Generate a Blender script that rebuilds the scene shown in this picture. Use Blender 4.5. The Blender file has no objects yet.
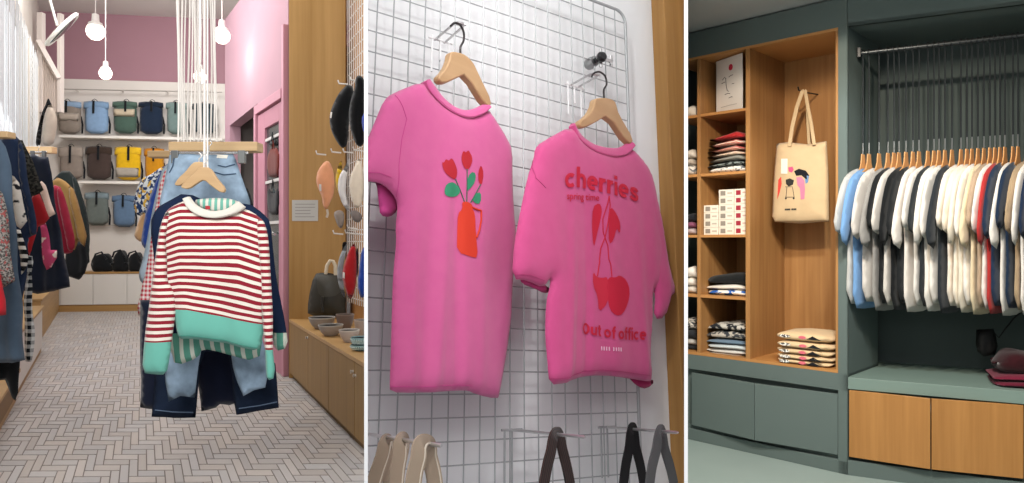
import bpy, bmesh, math, random
from mathutils import Vector, Matrix
from mathutils.geometry import delaunay_2d_cdt
R = random.Random(7)
S = bpy.context.scene
COL = S.collection
# ---------------------------------------------------------------- camera
H = 1.35            # eye height
FL = 700.0          # focal length in pixels of the 1024-wide frame
CAM = Vector((0, 0, H))
cd = bpy.data.cameras.new('camera'); co = bpy.data.objects.new('camera', cd); COL.objects.link(co)
co.location = CAM; co.rotation_euler = (math.pi/2, 0, 0)
cd.sensor_fit = 'HORIZONTAL'; cd.sensor_width = 36; cd.lens = 36*FL/1024; cd.clip_start = .05; cd.clip_end = 100
S.camera = co
# ---------------------------------------------------------------- light and exposure
S.view_settings.view_transform = 'Standard'; S.view_settings.look = 'None'
S.view_settings.exposure = 0.0; S.view_settings.gamma = 1; S.view_settings.use_curve_mapping = False
W = bpy.data.worlds.new('world'); S.world = W; W.use_nodes = True
W.node_tree.nodes['Background'].inputs[0].default_value = (.92, .95, 1, 1)
W.node_tree.nodes['Background'].inputs[1].default_value = 0.32
def area(name, loc, target, size, power, col=(1, 1, 1), sy=None):
    l = bpy.data.lights.new(name, 'AREA'); l.energy = power; l.color = col; l.size = size
    if sy: l.shape = 'RECTANGLE'; l.size_y = sy
    o = bpy.data.objects.new(name, l); COL.objects.link(o); o.location = loc
    o.rotation_euler = (Vector(target)-Vector(loc)).to_track_quat('-Z', 'Y').to_euler(); return o
def spot(name, loc, target, power, angle, col=(1, 1, 1), r=.06, blend=.6):
    l = bpy.data.lights.new(name, 'SPOT'); l.energy = power; l.color = col; l.spot_size = math.radians(angle)
    l.spot_blend = blend; l.shadow_soft_size = r
    o = bpy.data.objects.new(name, l); COL.objects.link(o); o.location = loc
    o.rotation_euler = (Vector(target)-Vector(loc)).to_track_quat('-Z', 'Y').to_euler(); return o
# left bay: daylight through the curtained window, plus added overhead and front fill without fixtures
area('daylight_window', (-5.0, 7.4, 3.2), (-3.0, 8.4, 1.2), 2.4, 90, (.95, .98, 1), 4.5)
area('fill_overhead', (-5.6, 11.0, 5.7), (-7.2, 14.2, 1.6), 2.2, 210, (1, .98, .96))  # added fill aimed at the back wall, no fixture there
area('fill_overhead', (-3.6, 6.6, 5.6), (-3.6, 6.9, 0), 2.4, 120, (1, .98, .96))  # added overhead fill for the near half, no fixture
area('fill_front', (-1.6, .4, 3.2), (-2.4, 5.0, .9), 1.6, 115, (1, .99, .97))  # added fill from the open front side, no visible source
# middle bay: lamps above the grid, and an added unseen fill in front
area('display_lamp', (-.25, .45, 2.9), (.1, 1.9, 1.0), .12, 13, (1, .99, .98))
area('display_lamp', (.30, .8, 3.1), (.15, 1.9, 1.0), .12, 12, (1, .99, .98))
area('display_fill', (-.1, .2, 2.1), (.1, 1.9, 1.1), .6, 9, (1, 1, 1))  # added frontal fill that brightens the white wall
# right bay: warm spotlights on a track
spot('track_spot', (.75, 1.9, 3.0), (1.75, 4.3, 1.3), 270, 75, (1, .86, .70), .05)
spot('track_spot', (1.35, 1.5, 3.3), (2.4, 3.8, 1.25), 105, 70, (1, .92, .82), .05)
spot('track_spot', (1.1, 2.0, 3.2), (1.5, 4.0, 0), 230, 85, (.95, 1, 1), .08)
# ---------------------------------------------------------------- frames: planes that stand in the place
class Frame:
    def __init__(s, o, u, v=(0, 0, 1)):
        s.o = Vector(o); s.u = Vector(u).normalized(); s.v = Vector(v).normalized()
        s.n = s.u.cross(s.v).normalized()
        s.v = s.n.cross(s.u).normalized()*1.0
        if s.v.dot(Vector(v)) < 0: s.v = -s.v
    def pt(s, u, v, w=0): return s.o + s.u*u + s.v*v + s.n*w
    def px(s, x, y, w=0):
        d = Vector(((x-512)/FL, 1, -(y-241.5)/FL)); q = s.o+s.n*w
        t = (q-CAM).dot(s.n)/d.dot(s.n); p = CAM+d*t-s.o
        return (p.dot(s.u), p.dot(s.v))
    def wpx(s, x, y, w=0): return s.pt(*s.px(x, y, w), w)
    def loc(s, p): p = Vector(p)-s.o; return (p.dot(s.u), p.dot(s.v), p.dot(s.n))
def wall_frame(x, y, r):      # vertical plane through plan point (x, y); the camera sees it with u to the right
    u = Vector((r, 1, 0)).normalized()
    if u.cross(Vector((0, 0, 1))).dot(CAM-Vector((x, y, 0))) < 0: u = -u
    return Frame((x, y, 0), u)
def front(Y): return Frame((0, Y, 0), (1, 0, 0))
def P(x, y, Y): return Vector(((x-512)/FL*Y, Y, H-(y-241.5)/FL*Y))
def F0(x, y, z=0): return P(x, y, (H-z)*FL/(y-241.5))
WORLD = Frame((0, 0, 0), (1, 0, 0))   # u=x, v=z, w=-y
# ---------------------------------------------------------------- objects
def tag(o, label=None, cat=None, group=None, kind=None):
    if label: o['label'] = label
    if cat: o['category'] = cat
    if group: o['group'] = group
    if kind: o['kind'] = kind
    return o
def thing(name, loc, label, cat, group=None):
    o = bpy.data.objects.new(name, None); COL.objects.link(o); o.location = Vector(loc); o.empty_display_size = .05
    return tag(o, label, cat, group)
def origin_of(o):
    v = Vector((0, 0, 0))
    while o is not None: v += o.location; o = o.parent
    return v
class MB:
    def __init__(s): s.v = []; s.f = []; s.m = []; s.uv = []; s.c = []; s.cc = (1, 1, 1)
    def add(s, vs, fs, mi=0, uvs=None):
        b = len(s.v); s.v += [Vector(p) for p in vs]
        s.f += [[i+b for i in f] for f in fs]; s.m += [mi]*len(fs)
        s.uv += uvs if uvs else [(p[0], p[2]) for p in vs]
        s.c += [s.cc]*len(vs); return s
    def box(s, fr, u0, u1, v0, v1, w0, w1, mi=0):
        q = [(a, b, c) for a in (u0, u1) for b in (v0, v1) for c in (w0, w1)]
        s.add([fr.pt(*p) for p in q], [(0, 1, 3, 2), (4, 6, 7, 5), (0, 4, 5, 1), (2, 3, 7, 6), (0, 2, 6, 4), (1, 5, 7, 3)], mi, [(p[0]+p[2], p[1]) for p in q]); return s
    def pbox(s, fr, x0, x1, y0, y1, w0, w1, mi=0):   # box whose front outline passes through four sight lines
        a = fr.px(x0, (y0+y1)/2, w1)[0]; b = fr.px(x1, (y0+y1)/2, w1)[0]
        xm = (x0+x1)/2; return s.box(fr, a, b, fr.px(xm, y1, w1)[1], fr.px(xm, y0, w1)[1], w0, w1, mi)
    def prism(s, fr, poly, w0, w1, mi=0):
        n = len(poly); ar = sum(poly[i][0]*poly[(i+1) % n][1]-poly[(i+1) % n][0]*poly[i][1] for i in range(n))
        if ar < 0: poly = poly[::-1]
        vs = [fr.pt(a, b, w1) for a, b in poly]+[fr.pt(a, b, w0) for a, b in poly]
        s.add(vs, [list(range(n)), list(range(2*n-1, n-1, -1))]+[(i, i+n, (i+1) % n+n, (i+1) % n) for i in range(n)], mi, list(poly)*2); return s
    def tube(s, pts, r, seg=8, mi=0, cap=True, flat=None, up=None):
        pts = [Vector(p) for p in pts]; n = len(pts); vs = []; uvs = []
        rr = r if isinstance(r, (list, tuple)) else [r]*n
        prev = None; L = 0
        for i in range(n):
            t = (pts[min(i+1, n-1)]-pts[max(i-1, 0)])
            if t.length < 1e-9: t = Vector((0, 0, 1))
            t.normalize()
            if prev is None:
                a = Vector(up) if up else (Vector((0, 0, 1)) if abs(t.z) < .9 else Vector((1, 0, 0)))
            else: a = prev
            a = (a-t*a.dot(t));
            if a.length < 1e-6: a = t.orthogonal()
            a.normalize(); b = t.cross(a); prev = a
            if i: L += (pts[i]-pts[i-1]).length
            for k in range(seg):
                q = 2*math.pi*k/seg
                vs.append(pts[i]+(a*math.cos(q)*(flat or 1)+b*math.sin(q))*rr[i]); uvs.append((k/seg, L))
        fs = [(i*seg+k, i*seg+(k+1) % seg, (i+1)*seg+(k+1) % seg, (i+1)*seg+k) for i in range(n-1) for k in range(seg)]
        if cap: fs += [tuple(range(seg-1, -1, -1)), tuple((n-1)*seg+k for k in range(seg))]
        s.add(vs, fs, mi, uvs); return s
    def lathe(s, c, prof, seg=24, axis=(0, 0, 1), mi=0, sx=1, sy=1):
        ax = Vector(axis).normalized(); a = Vector((1, 0, 0)) if abs(ax.x) < .8 else Vector((0, 1, 0))
        a = (a-ax*a.dot(ax)).normalized(); b = ax.cross(a); c = Vector(c); vs = []
        for r, h in prof:
            for k in range(seg):
                q = 2*math.pi*k/seg; vs.append(c+ax*h+(a*math.cos(q)*sx+b*math.sin(q)*sy)*max(r, 1e-4))
        n = len(prof)
        fs = [(i*seg+k, i*seg+(k+1) % seg, (i+1)*seg+(k+1) % seg, (i+1)*seg+k) for i in range(n-1) for k in range(seg)]
        fs += [tuple(range(seg-1, -1, -1)), tuple((n-1)*seg+k for k in range(seg))]
        s.add(vs, fs, mi, [(k/seg, h) for r, h in prof for k in range(seg)]); return s
    def build(s, name, mats, parent=None, smooth=None, bevel=0, sub=0, clip=None, loc=None, solid=0):
        if not isinstance(mats, (list, tuple)): mats = [mats]
        if parent is None:
            if loc is None:
                mn = [min(p[i] for p in s.v) for i in range(3)]; mx = [max(p[i] for p in s.v) for i in range(3)]
                loc = Vector(((mn[0]+mx[0])/2, (mn[1]+mx[1])/2, mn[2]))
            org = Vector(loc)
        else: org = origin_of(parent); loc = (0, 0, 0)
        me = bpy.data.meshes.new(name); me.from_pydata([p-org for p in s.v], [], s.f)
        me.update()
        for i, p in enumerate(me.polygons):
            p.material_index = s.m[i]; p.use_smooth = bool(smooth)
        uvl = me.uv_layers.new(name='UVMap')
        for l in me.loops: uvl.data[l.index].uv = s.uv[l.vertex_index]
        ca = me.color_attributes.new(name='Col', type='FLOAT_COLOR', domain='POINT')
        for i, c in enumerate(s.c): ca.data[i].color = (*c, 1)
        bm = bmesh.new(); bm.from_mesh(me)
        if clip:
            for co_, no_ in clip:
                g = bm.verts[:]+bm.edges[:]+bm.faces[:]
                res = bmesh.ops.bisect_plane(bm, geom=g, plane_co=Vector(co_)-org, plane_no=no_, clear_outer=True)
                ed = [e for e in res['geom_cut'] if isinstance(e, bmesh.types.BMEdge)]
                try: bmesh.ops.holes_fill(bm, edges=ed, sides=0)
                except Exception: pass
        bmesh.ops.recalc_face_normals(bm, faces=bm.faces); bm.to_mesh(me); bm.free()
        for m in mats: me.materials.append(m)
        o = bpy.data.objects.new(name, me); COL.objects.link(o); o.location = loc
        if parent: o.parent = parent
        if smooth and smooth != True:
            try: me.set_sharp_from_angle(angle=math.radians(smooth))
            except Exception: pass
        if bevel:
            md = o.modifiers.new('bevel', 'BEVEL'); md.width = bevel; md.segments = 2; md.limit_method = 'ANGLE'; md.angle_limit = math.radians(40)
        if sub:
            md = o.modifiers.new('sub', 'SUBSURF'); md.levels = sub; md.render_levels = sub
        return o
def struct(o): o['kind'] = 'structure'; return o
# ---------------------------------------------------------------- materials
def lin(c):
    if isinstance(c, str):
        c = [int(c[i:i+2], 16)/255 for i in (0, 2, 4)]
        c = [x/12.92 if x <= .04045 else ((x+.055)/1.055)**2.4 for x in c]
    return (c[0], c[1], c[2], 1)
_mc = {}
class NT:
    def __init__(s, name, rough=.8, spec=.3, metal=0, sheen=0):
        s.mat = bpy.data.materials.new(name); s.mat.use_nodes = True; s.t = s.mat.node_tree; s.N = s.t.nodes
        s.b = s.N['Principled BSDF']; s.b.inputs['Roughness'].default_value = rough; s.b.inputs['Metallic'].default_value = metal
        s.b.inputs['Specular IOR Level'].default_value = spec
        if sheen: s.b.inputs['Sheen Weight'].default_value = sheen
    def n(s, t, **k):
        x = s.N.new(t)
        for a, b in k.items():
            if hasattr(x, a): setattr(x, a, b)
        return x
    def l(s, a, b): s.t.links.new(a, b)
    def math(s, op, a, b=0, c=None):
        x = s.n('ShaderNodeMath', operation=op)
        for i, q in enumerate((a, b) if c is None else (a, b, c)):
            if isinstance(q, (int, float)): x.inputs[i].default_value = q
            else: s.l(q, x.inputs[i])
        return x.outputs[0]
    def uv(s):
        x = s.n('ShaderNodeUVMap'); x.uv_map = 'UVMap'; y = s.n('ShaderNodeSeparateXYZ'); s.l(x.outputs[0], y.inputs[0]); return x.outputs[0], y.outputs[0], y.outputs[1]
    def mix(s, f, a, b):
        x = s.n('ShaderNodeMix', data_type='RGBA')
        for i, q in ((0, f), (6, a), (7, b)):
            if isinstance(q, (int, float)): x.inputs[i].default_value = q
            elif isinstance(q, (tuple, list, str)): x.inputs[i].default_value = lin(q)
            else: s.l(q, x.inputs[i])
        return x.outputs[2]
    def noise(s, scale, detail=3, vec=None, sc=None):
        x = s.n('ShaderNodeTexNoise'); x.inputs['Scale'].default_value = scale; x.inputs['Detail'].default_value = detail
        if vec is None:
            tc = s.n('ShaderNodeTexCoord'); vec = tc.outputs['Object']
        if sc:
            mp = s.n('ShaderNodeMapping'); mp.inputs['Scale'].default_value = sc; s.l(vec, mp.inputs[0]); vec = mp.outputs[0]
        s.l(vec, x.inputs['Vector']); return x.outputs['Fac']
    def bump(s, h, strength=.3, dist=.002):
        x = s.n('ShaderNodeBump'); x.inputs['Strength'].default_value = strength; x.inputs['Distance'].default_value = dist
        s.l(h, x.inputs['Height']); s.l(x.outputs[0], s.b.inputs['Normal'])
    def col(s, c):
        if isinstance(c, (tuple, list, str)): s.b.inputs['Base Color'].default_value = lin(c)
        else: s.l(c, s.b.inputs['Base Color'])
        return s
def fabric(c, var=.12, rough=.92):
    k = ('f', c, var)
    if k in _mc: return _mc[k]
    t = NT('fabric', rough, .15, sheen=.15); a = lin(c)
    n1 = t.noise(14, 4); f = t.math('MULTIPLY_ADD', n1, 1.6, -.3)
    t.col(t.mix(f, [x*(1-var) for x in a[:3]], [min(1, x*(1+var*.6)) for x in a[:3]]))
    t.bump(t.noise(420, 2), .25, .0008); _mc[k] = t.mat; return t.mat
def plain(c, rough=.6, metal=0, spec=.4, var=0, bump=0, emit=0, name='paint'):
    k = ('p', c, rough, metal, spec, var, bump, emit)
    if k in _mc: return _mc[k]
    t = NT(name, rough, spec, metal)
    if var:
        a = lin(c); t.col(t.mix(t.noise(3.2, 5), [x*(1-var) for x in a[:3]], [min(1, x*(1+var)) for x in a[:3]]))
    else: t.col(c)
    if bump: t.bump(t.noise(60, 5), bump, .002)
    if emit: t.b.inputs['Emission Color'].default_value = lin(c); t.b.inputs['Emission Strength'].default_value = emit
    _mc[k] = t.mat; return t.mat
def wood(c1, c2, vertical=True, rough=.5, scale=1.0):
    k = ('w', c1, c2, vertical, rough, scale)
    if k in _mc: return _mc[k]
    t = NT('oak_veneer', rough, .35); u, ux, uy = t.uv()
    cb = t.n('ShaderNodeCombineXYZ')
    if vertical: t.l(t.math('MULTIPLY', ux, 42*scale), cb.inputs[0]); t.l(t.math('MULTIPLY', uy, 1.6*scale), cb.inputs[1])
    else: t.l(t.math('MULTIPLY', uy, 42*scale), cb.inputs[0]); t.l(t.math('MULTIPLY', ux, 1.6*scale), cb.inputs[1])
    n1 = t.noise(1.0, 5, cb.outputs[0]); n2 = t.noise(.28, 3, cb.outputs[0])
    f = t.math('MULTIPLY_ADD', t.math('ADD', t.math('MULTIPLY', n1, .55), t.math('MULTIPLY', n2, .6)), 2.0, -.65)
    f2 = t.n('ShaderNodeClamp'); t.l(f, f2.inputs[0])
    t.col(t.mix(f2.outputs[0], c1, c2)); t.bump(n1, .15, .001); _mc[k] = t.mat; return t.mat
def stripes(base, stripe, period, duty, cut=None, cutcol=None, vertical=False, soft=0):
    k = ('s', base, stripe, period, duty, cut, cutcol, vertical)
    if k in _mc: return _mc[k]
    t = NT('striped_knit', .95, .1, sheen=.2); u, ux, uy = t.uv(); q = ux if vertical else uy
    q2 = t.math('ADD', q, t.math('MULTIPLY', t.math('SUBTRACT', t.noise(9, 2), .5), period*.25))
    m = t.math('GREATER_THAN', t.math('FRACT', t.math('DIVIDE', q2, period)), 1-duty)
    c = t.mix(m, base, stripe)
    if cut is not None: c = t.mix(t.math('LESS_THAN', uy, cut), c, cutcol)
    t.col(c)
    wv = t.math('SINE', t.math('MULTIPLY', ux, 1400.0)); t.bump(t.math('ADD', wv, t.noise(500, 2)), .2, .0008)
    _mc[k] = t.mat; return t.mat
def gingham(c0, c1, period):
    k = ('g', c0, c1, period)
    if k in _mc: return _mc[k]
    t = NT('gingham_fabric', .9, .1); u, ux, uy = t.uv()
    a = t.math('GREATER_THAN', t.math('FRACT', t.math('DIVIDE', ux, period)), .5)
    b = t.math('GREATER_THAN', t.math('FRACT', t.math('DIVIDE', uy, period)), .5)
    f = t.math('MULTIPLY', t.math('ADD', a, b), .5); t.col(t.mix(f, c0, c1)); _mc[k] = t.mat; return t.mat
def speckle(c0, c1, scale, thr=.5, sharp=8, name='patterned_fabric', c2=None):
    k = ('k', c0, c1, scale, thr, sharp, c2)
    if k in _mc: return _mc[k]
    t = NT(name, .9, .1); f = t.n('ShaderNodeClamp'); t.l(t.math('MULTIPLY_ADD', t.math('SUBTRACT', t.noise(scale, 2), thr), sharp, .5), f.inputs[0])
    c = t.mix(f.outputs[0], c0, c1)
    if c2:
        g = t.n('ShaderNodeClamp'); t.l(t.math('MULTIPLY_ADD', t.math('SUBTRACT', t.noise(scale*.6, 1, sc=(1.3, 1, .8)), .6), 14, .5), g.inputs[0]); c = t.mix(g.outputs[0], c, c2)
    t.col(c); _mc[k] = t.mat; return t.mat
def denim(c, fade=.35):
    k = ('d', c, fade)
    if k in _mc: return _mc[k]
    t = NT('denim', .9, .1); a = lin(c)
    f = t.n('ShaderNodeClamp'); t.l(t.math('MULTIPLY_ADD', t.noise(9, 4), 2.4, -.7), f.inputs[0])
    c2 = t.mix(f.outputs[0], [x*(1-fade) for x in a[:3]], [min(1, x*(1+fade)) for x in a[:3]])
    t.col(c2); t.bump(t.noise(300, 3, sc=(1, 1, .4)), .5, .001); _mc[k] = t.mat; return t.mat
CHROME = plain('c8c8c8', .22, 1, name='chrome'); STEEL = plain('9a9c9c', .35, 1, name='steel'); BLACKM = plain('151617', .4, .3, name='black_metal')
# ---------------------------------------------------------------- cloth volumes
def resample(poly, step):
    out = []; n = len(poly)
    for i in range(n):
        a, b = poly[i], poly[(i+1) % n]; L = math.hypot(b[0]-a[0], b[1]-a[1]); k = max(1, int(round(L/step)))
        for j in range(k): out.append((a[0]+(b[0]-a[0])*j/k, a[1]+(b[1]-a[1])*j/k))
    return out
def smooth_poly(poly, keep=(), it=1):     # rounds corners a little (Chaikin), keep = indices that stay sharp
    for _ in range(it):
        q = []; n = len(poly); kk = []
        for i in range(n):
            a, b = poly[i], poly[(i+1) % n]
            if i in keep: kk.append(len(q)); q.append(a)
            else: q.append((a[0]*.75+b[0]*.25, a[1]*.75+b[1]*.25))
            if (i+1) % n not in keep: q.append((a[0]*.25+b[0]*.75, a[1]*.25+b[1]*.75))
        poly = q; keep = tuple(kk)
    return poly
def inside(p, poly):
    x, y = p; c = False; n = len(poly); j = n-1
    for i in range(n):
        xi, yi = poly[i]; xj, yj = poly[j]
        if (yi > y) != (yj > y) and x < (xj-xi)*(y-yi)/(yj-yi)+xi: c = not c
        j = i
    return c
def edge_dist(p, poly):
    px, py = p; best = 1e9; n = len(poly)
    for i in range(n):
        ax, ay = poly[i]; bx, by = poly[(i+1) % n]; dx = bx-ax; dy = by-ay; L = dx*dx+dy*dy
        t = 0 if L == 0 else max(0, min(1, ((px-ax)*dx+(py-ay)*dy)/L))
        d = (px-ax-t*dx)**2+(py-ay-t*dy)**2
        if d < best: best = d
    return math.sqrt(best)
class Cloth:
    """A garment piece: an outline on a hanging plane, filled, given volume front and back, and folds."""
    def __init__(s, fr, poly, T=.02, w=0, rnd=None, step=.02, fold=.006, ffreq=18, fdir=0.0, seed=0, soft=1):
        s.fr = fr; s.poly = smooth_poly(poly, (), soft) if soft else poly; s.T = T; s.w = w; s.rnd = rnd or T*1.6
        s.step = step; s.fold = fold; s.ff = ffreq; s.fd = fdir; s.seed = seed
        s.vmax = max(p[1] for p in poly); s.vmin = min(p[1] for p in poly)
    def folds(s, u, v):
        k = (s.vmax-v)/(s.vmax-s.vmin+1e-6); q = u+s.fd*(s.vmax-v); a = s.seed*1.7
        return s.fold*((.25+.75*k)*(math.sin(q*s.ff+a)+.5*math.sin(q*s.ff*2.3+a*2.1+v*3))+.45*math.sin(v*s.ff*.7+u*s.ff*.5+a))
    def puff(s, d): return s.T*(1-math.exp(-d/s.rnd*1.6))
    def top(s, u, v, off=0): return s.w+s.puff(edge_dist((u, v), s.poly))+s.folds(u, v)+off
    def mesh(s, mb=None, mi=0, uvf=None, mif=None):
        mb = mb or MB(); pl = resample(s.poly, s.step); n = len(pl); pts = [Vector(p) for p in pl]
        u0 = min(p[0] for p in pl); u1 = max(p[0] for p in pl); h = s.step*.87; v = s.vmin+h*.5; r = 0
        while v < s.vmax:
            u = u0+(s.step/2 if r % 2 else 0)
            while u < u1:
                if inside((u, v), pl) and edge_dist((u, v), pl) > s.step*.45: pts.append(Vector((u, v)))
                u += s.step
            v += h; r += 1
        res = delaunay_2d_cdt(pts, [(i, (i+1) % n) for i in range(n)], [list(range(n))], 1, 1e-6)
        V, E, Fc = res[0], res[1], res[2]
        eset = {}
        for f in Fc:
            for i in range(3):
                e = tuple(sorted((f[i], f[(i+1) % 3]))); eset[e] = eset.get(e, 0)+1
        bd = set(i for e, c in eset.items() if c == 1 for i in e)
        vs = []; uvs = []; bi = {}; m = len(V)
        for p in V:
            d = edge_dist(p, s.poly); fo = s.folds(p[0], p[1])
            vs.append(s.fr.pt(p[0], p[1], s.w+fo+s.puff(d))); uvs.append(uvf(p[0], p[1]) if uvf else (p[0], p[1]))
        k = m
        for i, p in enumerate(V):
            if i in bd: bi[i] = i
            else:
                d = edge_dist(p, s.poly); vs.append(s.fr.pt(p[0], p[1], s.w+s.folds(p[0], p[1])-s.puff(d))); uvs.append(uvs[i]); bi[i] = k; k += 1
        fs = [tuple(f) for f in Fc]; bs = [(bi[f[2]], bi[f[1]], bi[f[0]]) for f in Fc]
        b0 = len(mb.m); mb.add(vs, fs+bs, mi, uvs)
        if mif:
            for j, f in enumerate(Fc):
                c = [(V[f[0]][t]+V[f[1]][t]+V[f[2]][t])/3 for t in (0, 1)]; mb.m[b0+j] = mb.m[b0+j+len(Fc)] = mif(*c)
        return mb
    def patch(s, poly, off=.0015, mb=None, mi=0, step=None):   # a printed or sewn piece lying on the front of the cloth
        mb = mb or MB(); pl = resample(poly, step or s.step*.6); n = len(pl)
        pts = [Vector(p) for p in pl]; st = step or s.step*.6
        u0 = min(p[0] for p in pl); u1 = max(p[0] for p in pl); v = min(p[1] for p in pl)+st*.5; vm = max(p[1] for p in pl)
        while v < vm:
            u = u0+st*.5
            while u < u1:
                if inside((u, v), pl) and edge_dist((u, v), pl) > st*.4: pts.append(Vector((u, v)))
                u += st
            v += st
        V, E, Fc = delaunay_2d_cdt(pts, [(i, (i+1) % n) for i in range(n)], [list(range(n))], 1, 1e-6)[:3]
        mb.add([s.fr.pt(p[0], p[1], s.top(p[0], p[1], off)) for p in V], [tuple(f) for f in Fc], mi, [(p[0], p[1]) for p in V]); return mb
def text_polys(txt, bold=.0):
    cu = bpy.data.curves.new('t', 'FONT'); cu.body = txt; cu.size = 1; cu.offset = bold; cu.resolution_u = 3
    o = bpy.data.objects.new('t', cu); COL.objects.link(o); dg = bpy.context.evaluated_depsgraph_get(); dg.update()
    me = o.evaluated_get(dg).to_mesh(); vs = [(v.co.x, v.co.y) for v in me.vertices]; fs = [tuple(p.vertices) for p in me.polygons]
    o.evaluated_get(dg).to_mesh_clear(); bpy.data.objects.remove(o); bpy.data.curves.remove(cu)
    x0 = min(v[0] for v in vs); x1 = max(v[0] for v in vs); return [((v[0]-x0)/(x1-x0), v[1]/(x1-x0)) for v in vs], fs
def add_text(mb, txt, mapf, bold=.0, mi=0):    # mapf(s, t) -> world point, s in 0..1 along the word
    vs, fs = text_polys(txt, bold); mb.add([mapf(a, b) for a, b in vs], fs, mi); return mb
def ellipse(cu, cv, a, b, n=20, rot=0):
    c, s_ = math.cos(rot), math.sin(rot); return [(cu+a*math.cos(q)*c-b*math.sin(q)*s_, cv+a*math.cos(q)*s_+b*math.sin(q)*c) for q in [2*math.pi*i/n for i in range(n)]]
def pxl(fr, pts, w=0): return [fr.px(x, y, w) for x, y in pts]
def Z(ox, oy, s): return lambda pts: [(ox+x/s, oy+y/s) for x, y in pts]
# clipping planes: the two divider boards between the bays
def radial(x, side): # keeps the side given (-1: left of the board, +1: right)
    d = Vector(((x-512)/FL, 1, 0)); nn = Vector((d.y, -d.x, 0)).normalized(); return (CAM, nn if side < 0 else -nn)
C1 = [radial(364.2, -1)]; C2 = [radial(367.8, 1), radial(684.2, -1)]; C3 = [radial(687.8, 1)]
# ================================================================ SETTING
# divider boards between the three bays, seen end-on
WHITE = plain('f6f6f4', .6, var=.01)
for x, side in ((366, 'left'), (686, 'right')):
    d = Vector(((x-512)/FL, 1, 0)).normalized(); fr = Frame(P(x, 241.5, 1.0)*Vector((1, 1, 0)) if False else Vector(((x-512)/FL, 1.0, 0)), d)
    struct(MB().box(fr, 0, 15.2, -.4, 6.1, -.0026, .0026).build('wall_divider_'+side, plain('ffffff', .5)))
# ---- left bay
CEIL1 = 5.97
fB = wall_frame(-8.36, 14.2, 1/.15); fB = Frame((-8.36, 14.2, 0), (1, .15, 0))
fL = wall_frame(-9.57, 14.2, -.587); fPW = wall_frame(-2.255, 7.03, -.646); fCR = wall_frame(-.936, 4.43, -.507)
fGR = wall_frame(-1.68, 7.05, -.507)
OAK = wood('8a6434', 'a9814b', True, .45); OAKB = wood('96683a', 'b58550', False, .45)
pink = plain('b28c97', .85, var=.04, name='pink_paint'); pinkd = plain('9f7883', .85, var=.03, name='rose_paint')
white_wall = plain('d9d3cd', .8, var=.03, name='white_paint')
# herringbone paving
mb = MB(); T_, D_ = .052, .118; ux = Vector((1, .02, 0)).normalized(); uy = Vector((-.527, 1, 0)).normalized(); o_ = Vector((-3.4, 4.0, 0)); g = .0034
RR = random.Random(3)
for j in range(-8, 96):
    for i in range(-75, 75):
        s_ = (i-j) % 6
        if s_ == 0: a, b, c, d = i, i+3, j, j+1
        elif s_ == 5: a, b, c, d = i, i+1, j, j+3
        else: continue
        pts = []
        for (p, q) in ((a, c), (b, c), (b, d), (a, d)):
            pts.append(o_+ux*(p*T_+(g if p == a else -g))+uy*(q*D_+(g*2.4 if q == c else -g*2.4)))
        cx = sum(p.x for p in pts)/4; cy = sum(p.y for p in pts)/4
        if cy < 3.4 or cy > 14.4: continue
        xs = 512+FL*cx/cy
        if xs > 375 or xs < -50: continue
        k = RR.uniform(.86, 1.1); w_ = RR.uniform(-.02, .02); mb.cc = (.44*k+w_, .405*k, .385*k-w_)
        mb.add([p+Vector((0, 0, 0)) for p in pts]+[p-Vector((0, 0, .004)) for p in pts], [(0, 1, 2, 3), (0, 4, 5, 1), (1, 5, 6, 2), (2, 6, 7, 3), (3, 7, 4, 0)])
t = NT('brick_paving', .62, .4); at = t.n('ShaderNodeVertexColor'); at.layer_name = 'Col'
t.col(t.mix(t.math('MULTIPLY', t.noise(1.1, 4), .5), at.outputs[0], (.30, .27, .25))); t.bump(t.noise(70, 4), .25, .003)
gr = plain('756c66', .9, name='grout')
x0 = mb
gidx = len(mb.v)
mb.cc = (.1, .1, .1); mb.add([(-13, 3.2, -.004), (-.55, 3.2, -.004), (-2.95, 14.9, -.004), (-13, 14.9, -.004)], [(0, 1, 2, 3)], 1)
struct(mb.build('floor', [t.mat, gr], clip=C1, loc=(0, 0, 0)))
# ceiling and walls, left bay
struct(MB().box(WORLD, -13, -2.9, CEIL1, CEIL1+.1, -15.5, -3).build('ceiling', plain('d9d5d2', .85, var=.02), clip=C1))
a = fB.px(30, 80)[0]; b = fB.px(366, 80)[0]; zr = fB.px(100, 80)[1]
struct(MB().box(fB, a-.3, b, zr, CEIL1, -.12, 0).build('wall_back', pinkd, clip=C1))
struct(MB().box(fB, a-.3, b, 0, zr, -.12, .012).build('wall_back_lower', white_wall, clip=C1))
ul = fL.loc((-9.57, 14.2, 0))[0]
struct(MB().box(fL, ul-14, ul, 0, CEIL1, -.12, 0).build('wall_left', plain('cfc8c0', .85, var=.03)))
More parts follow.
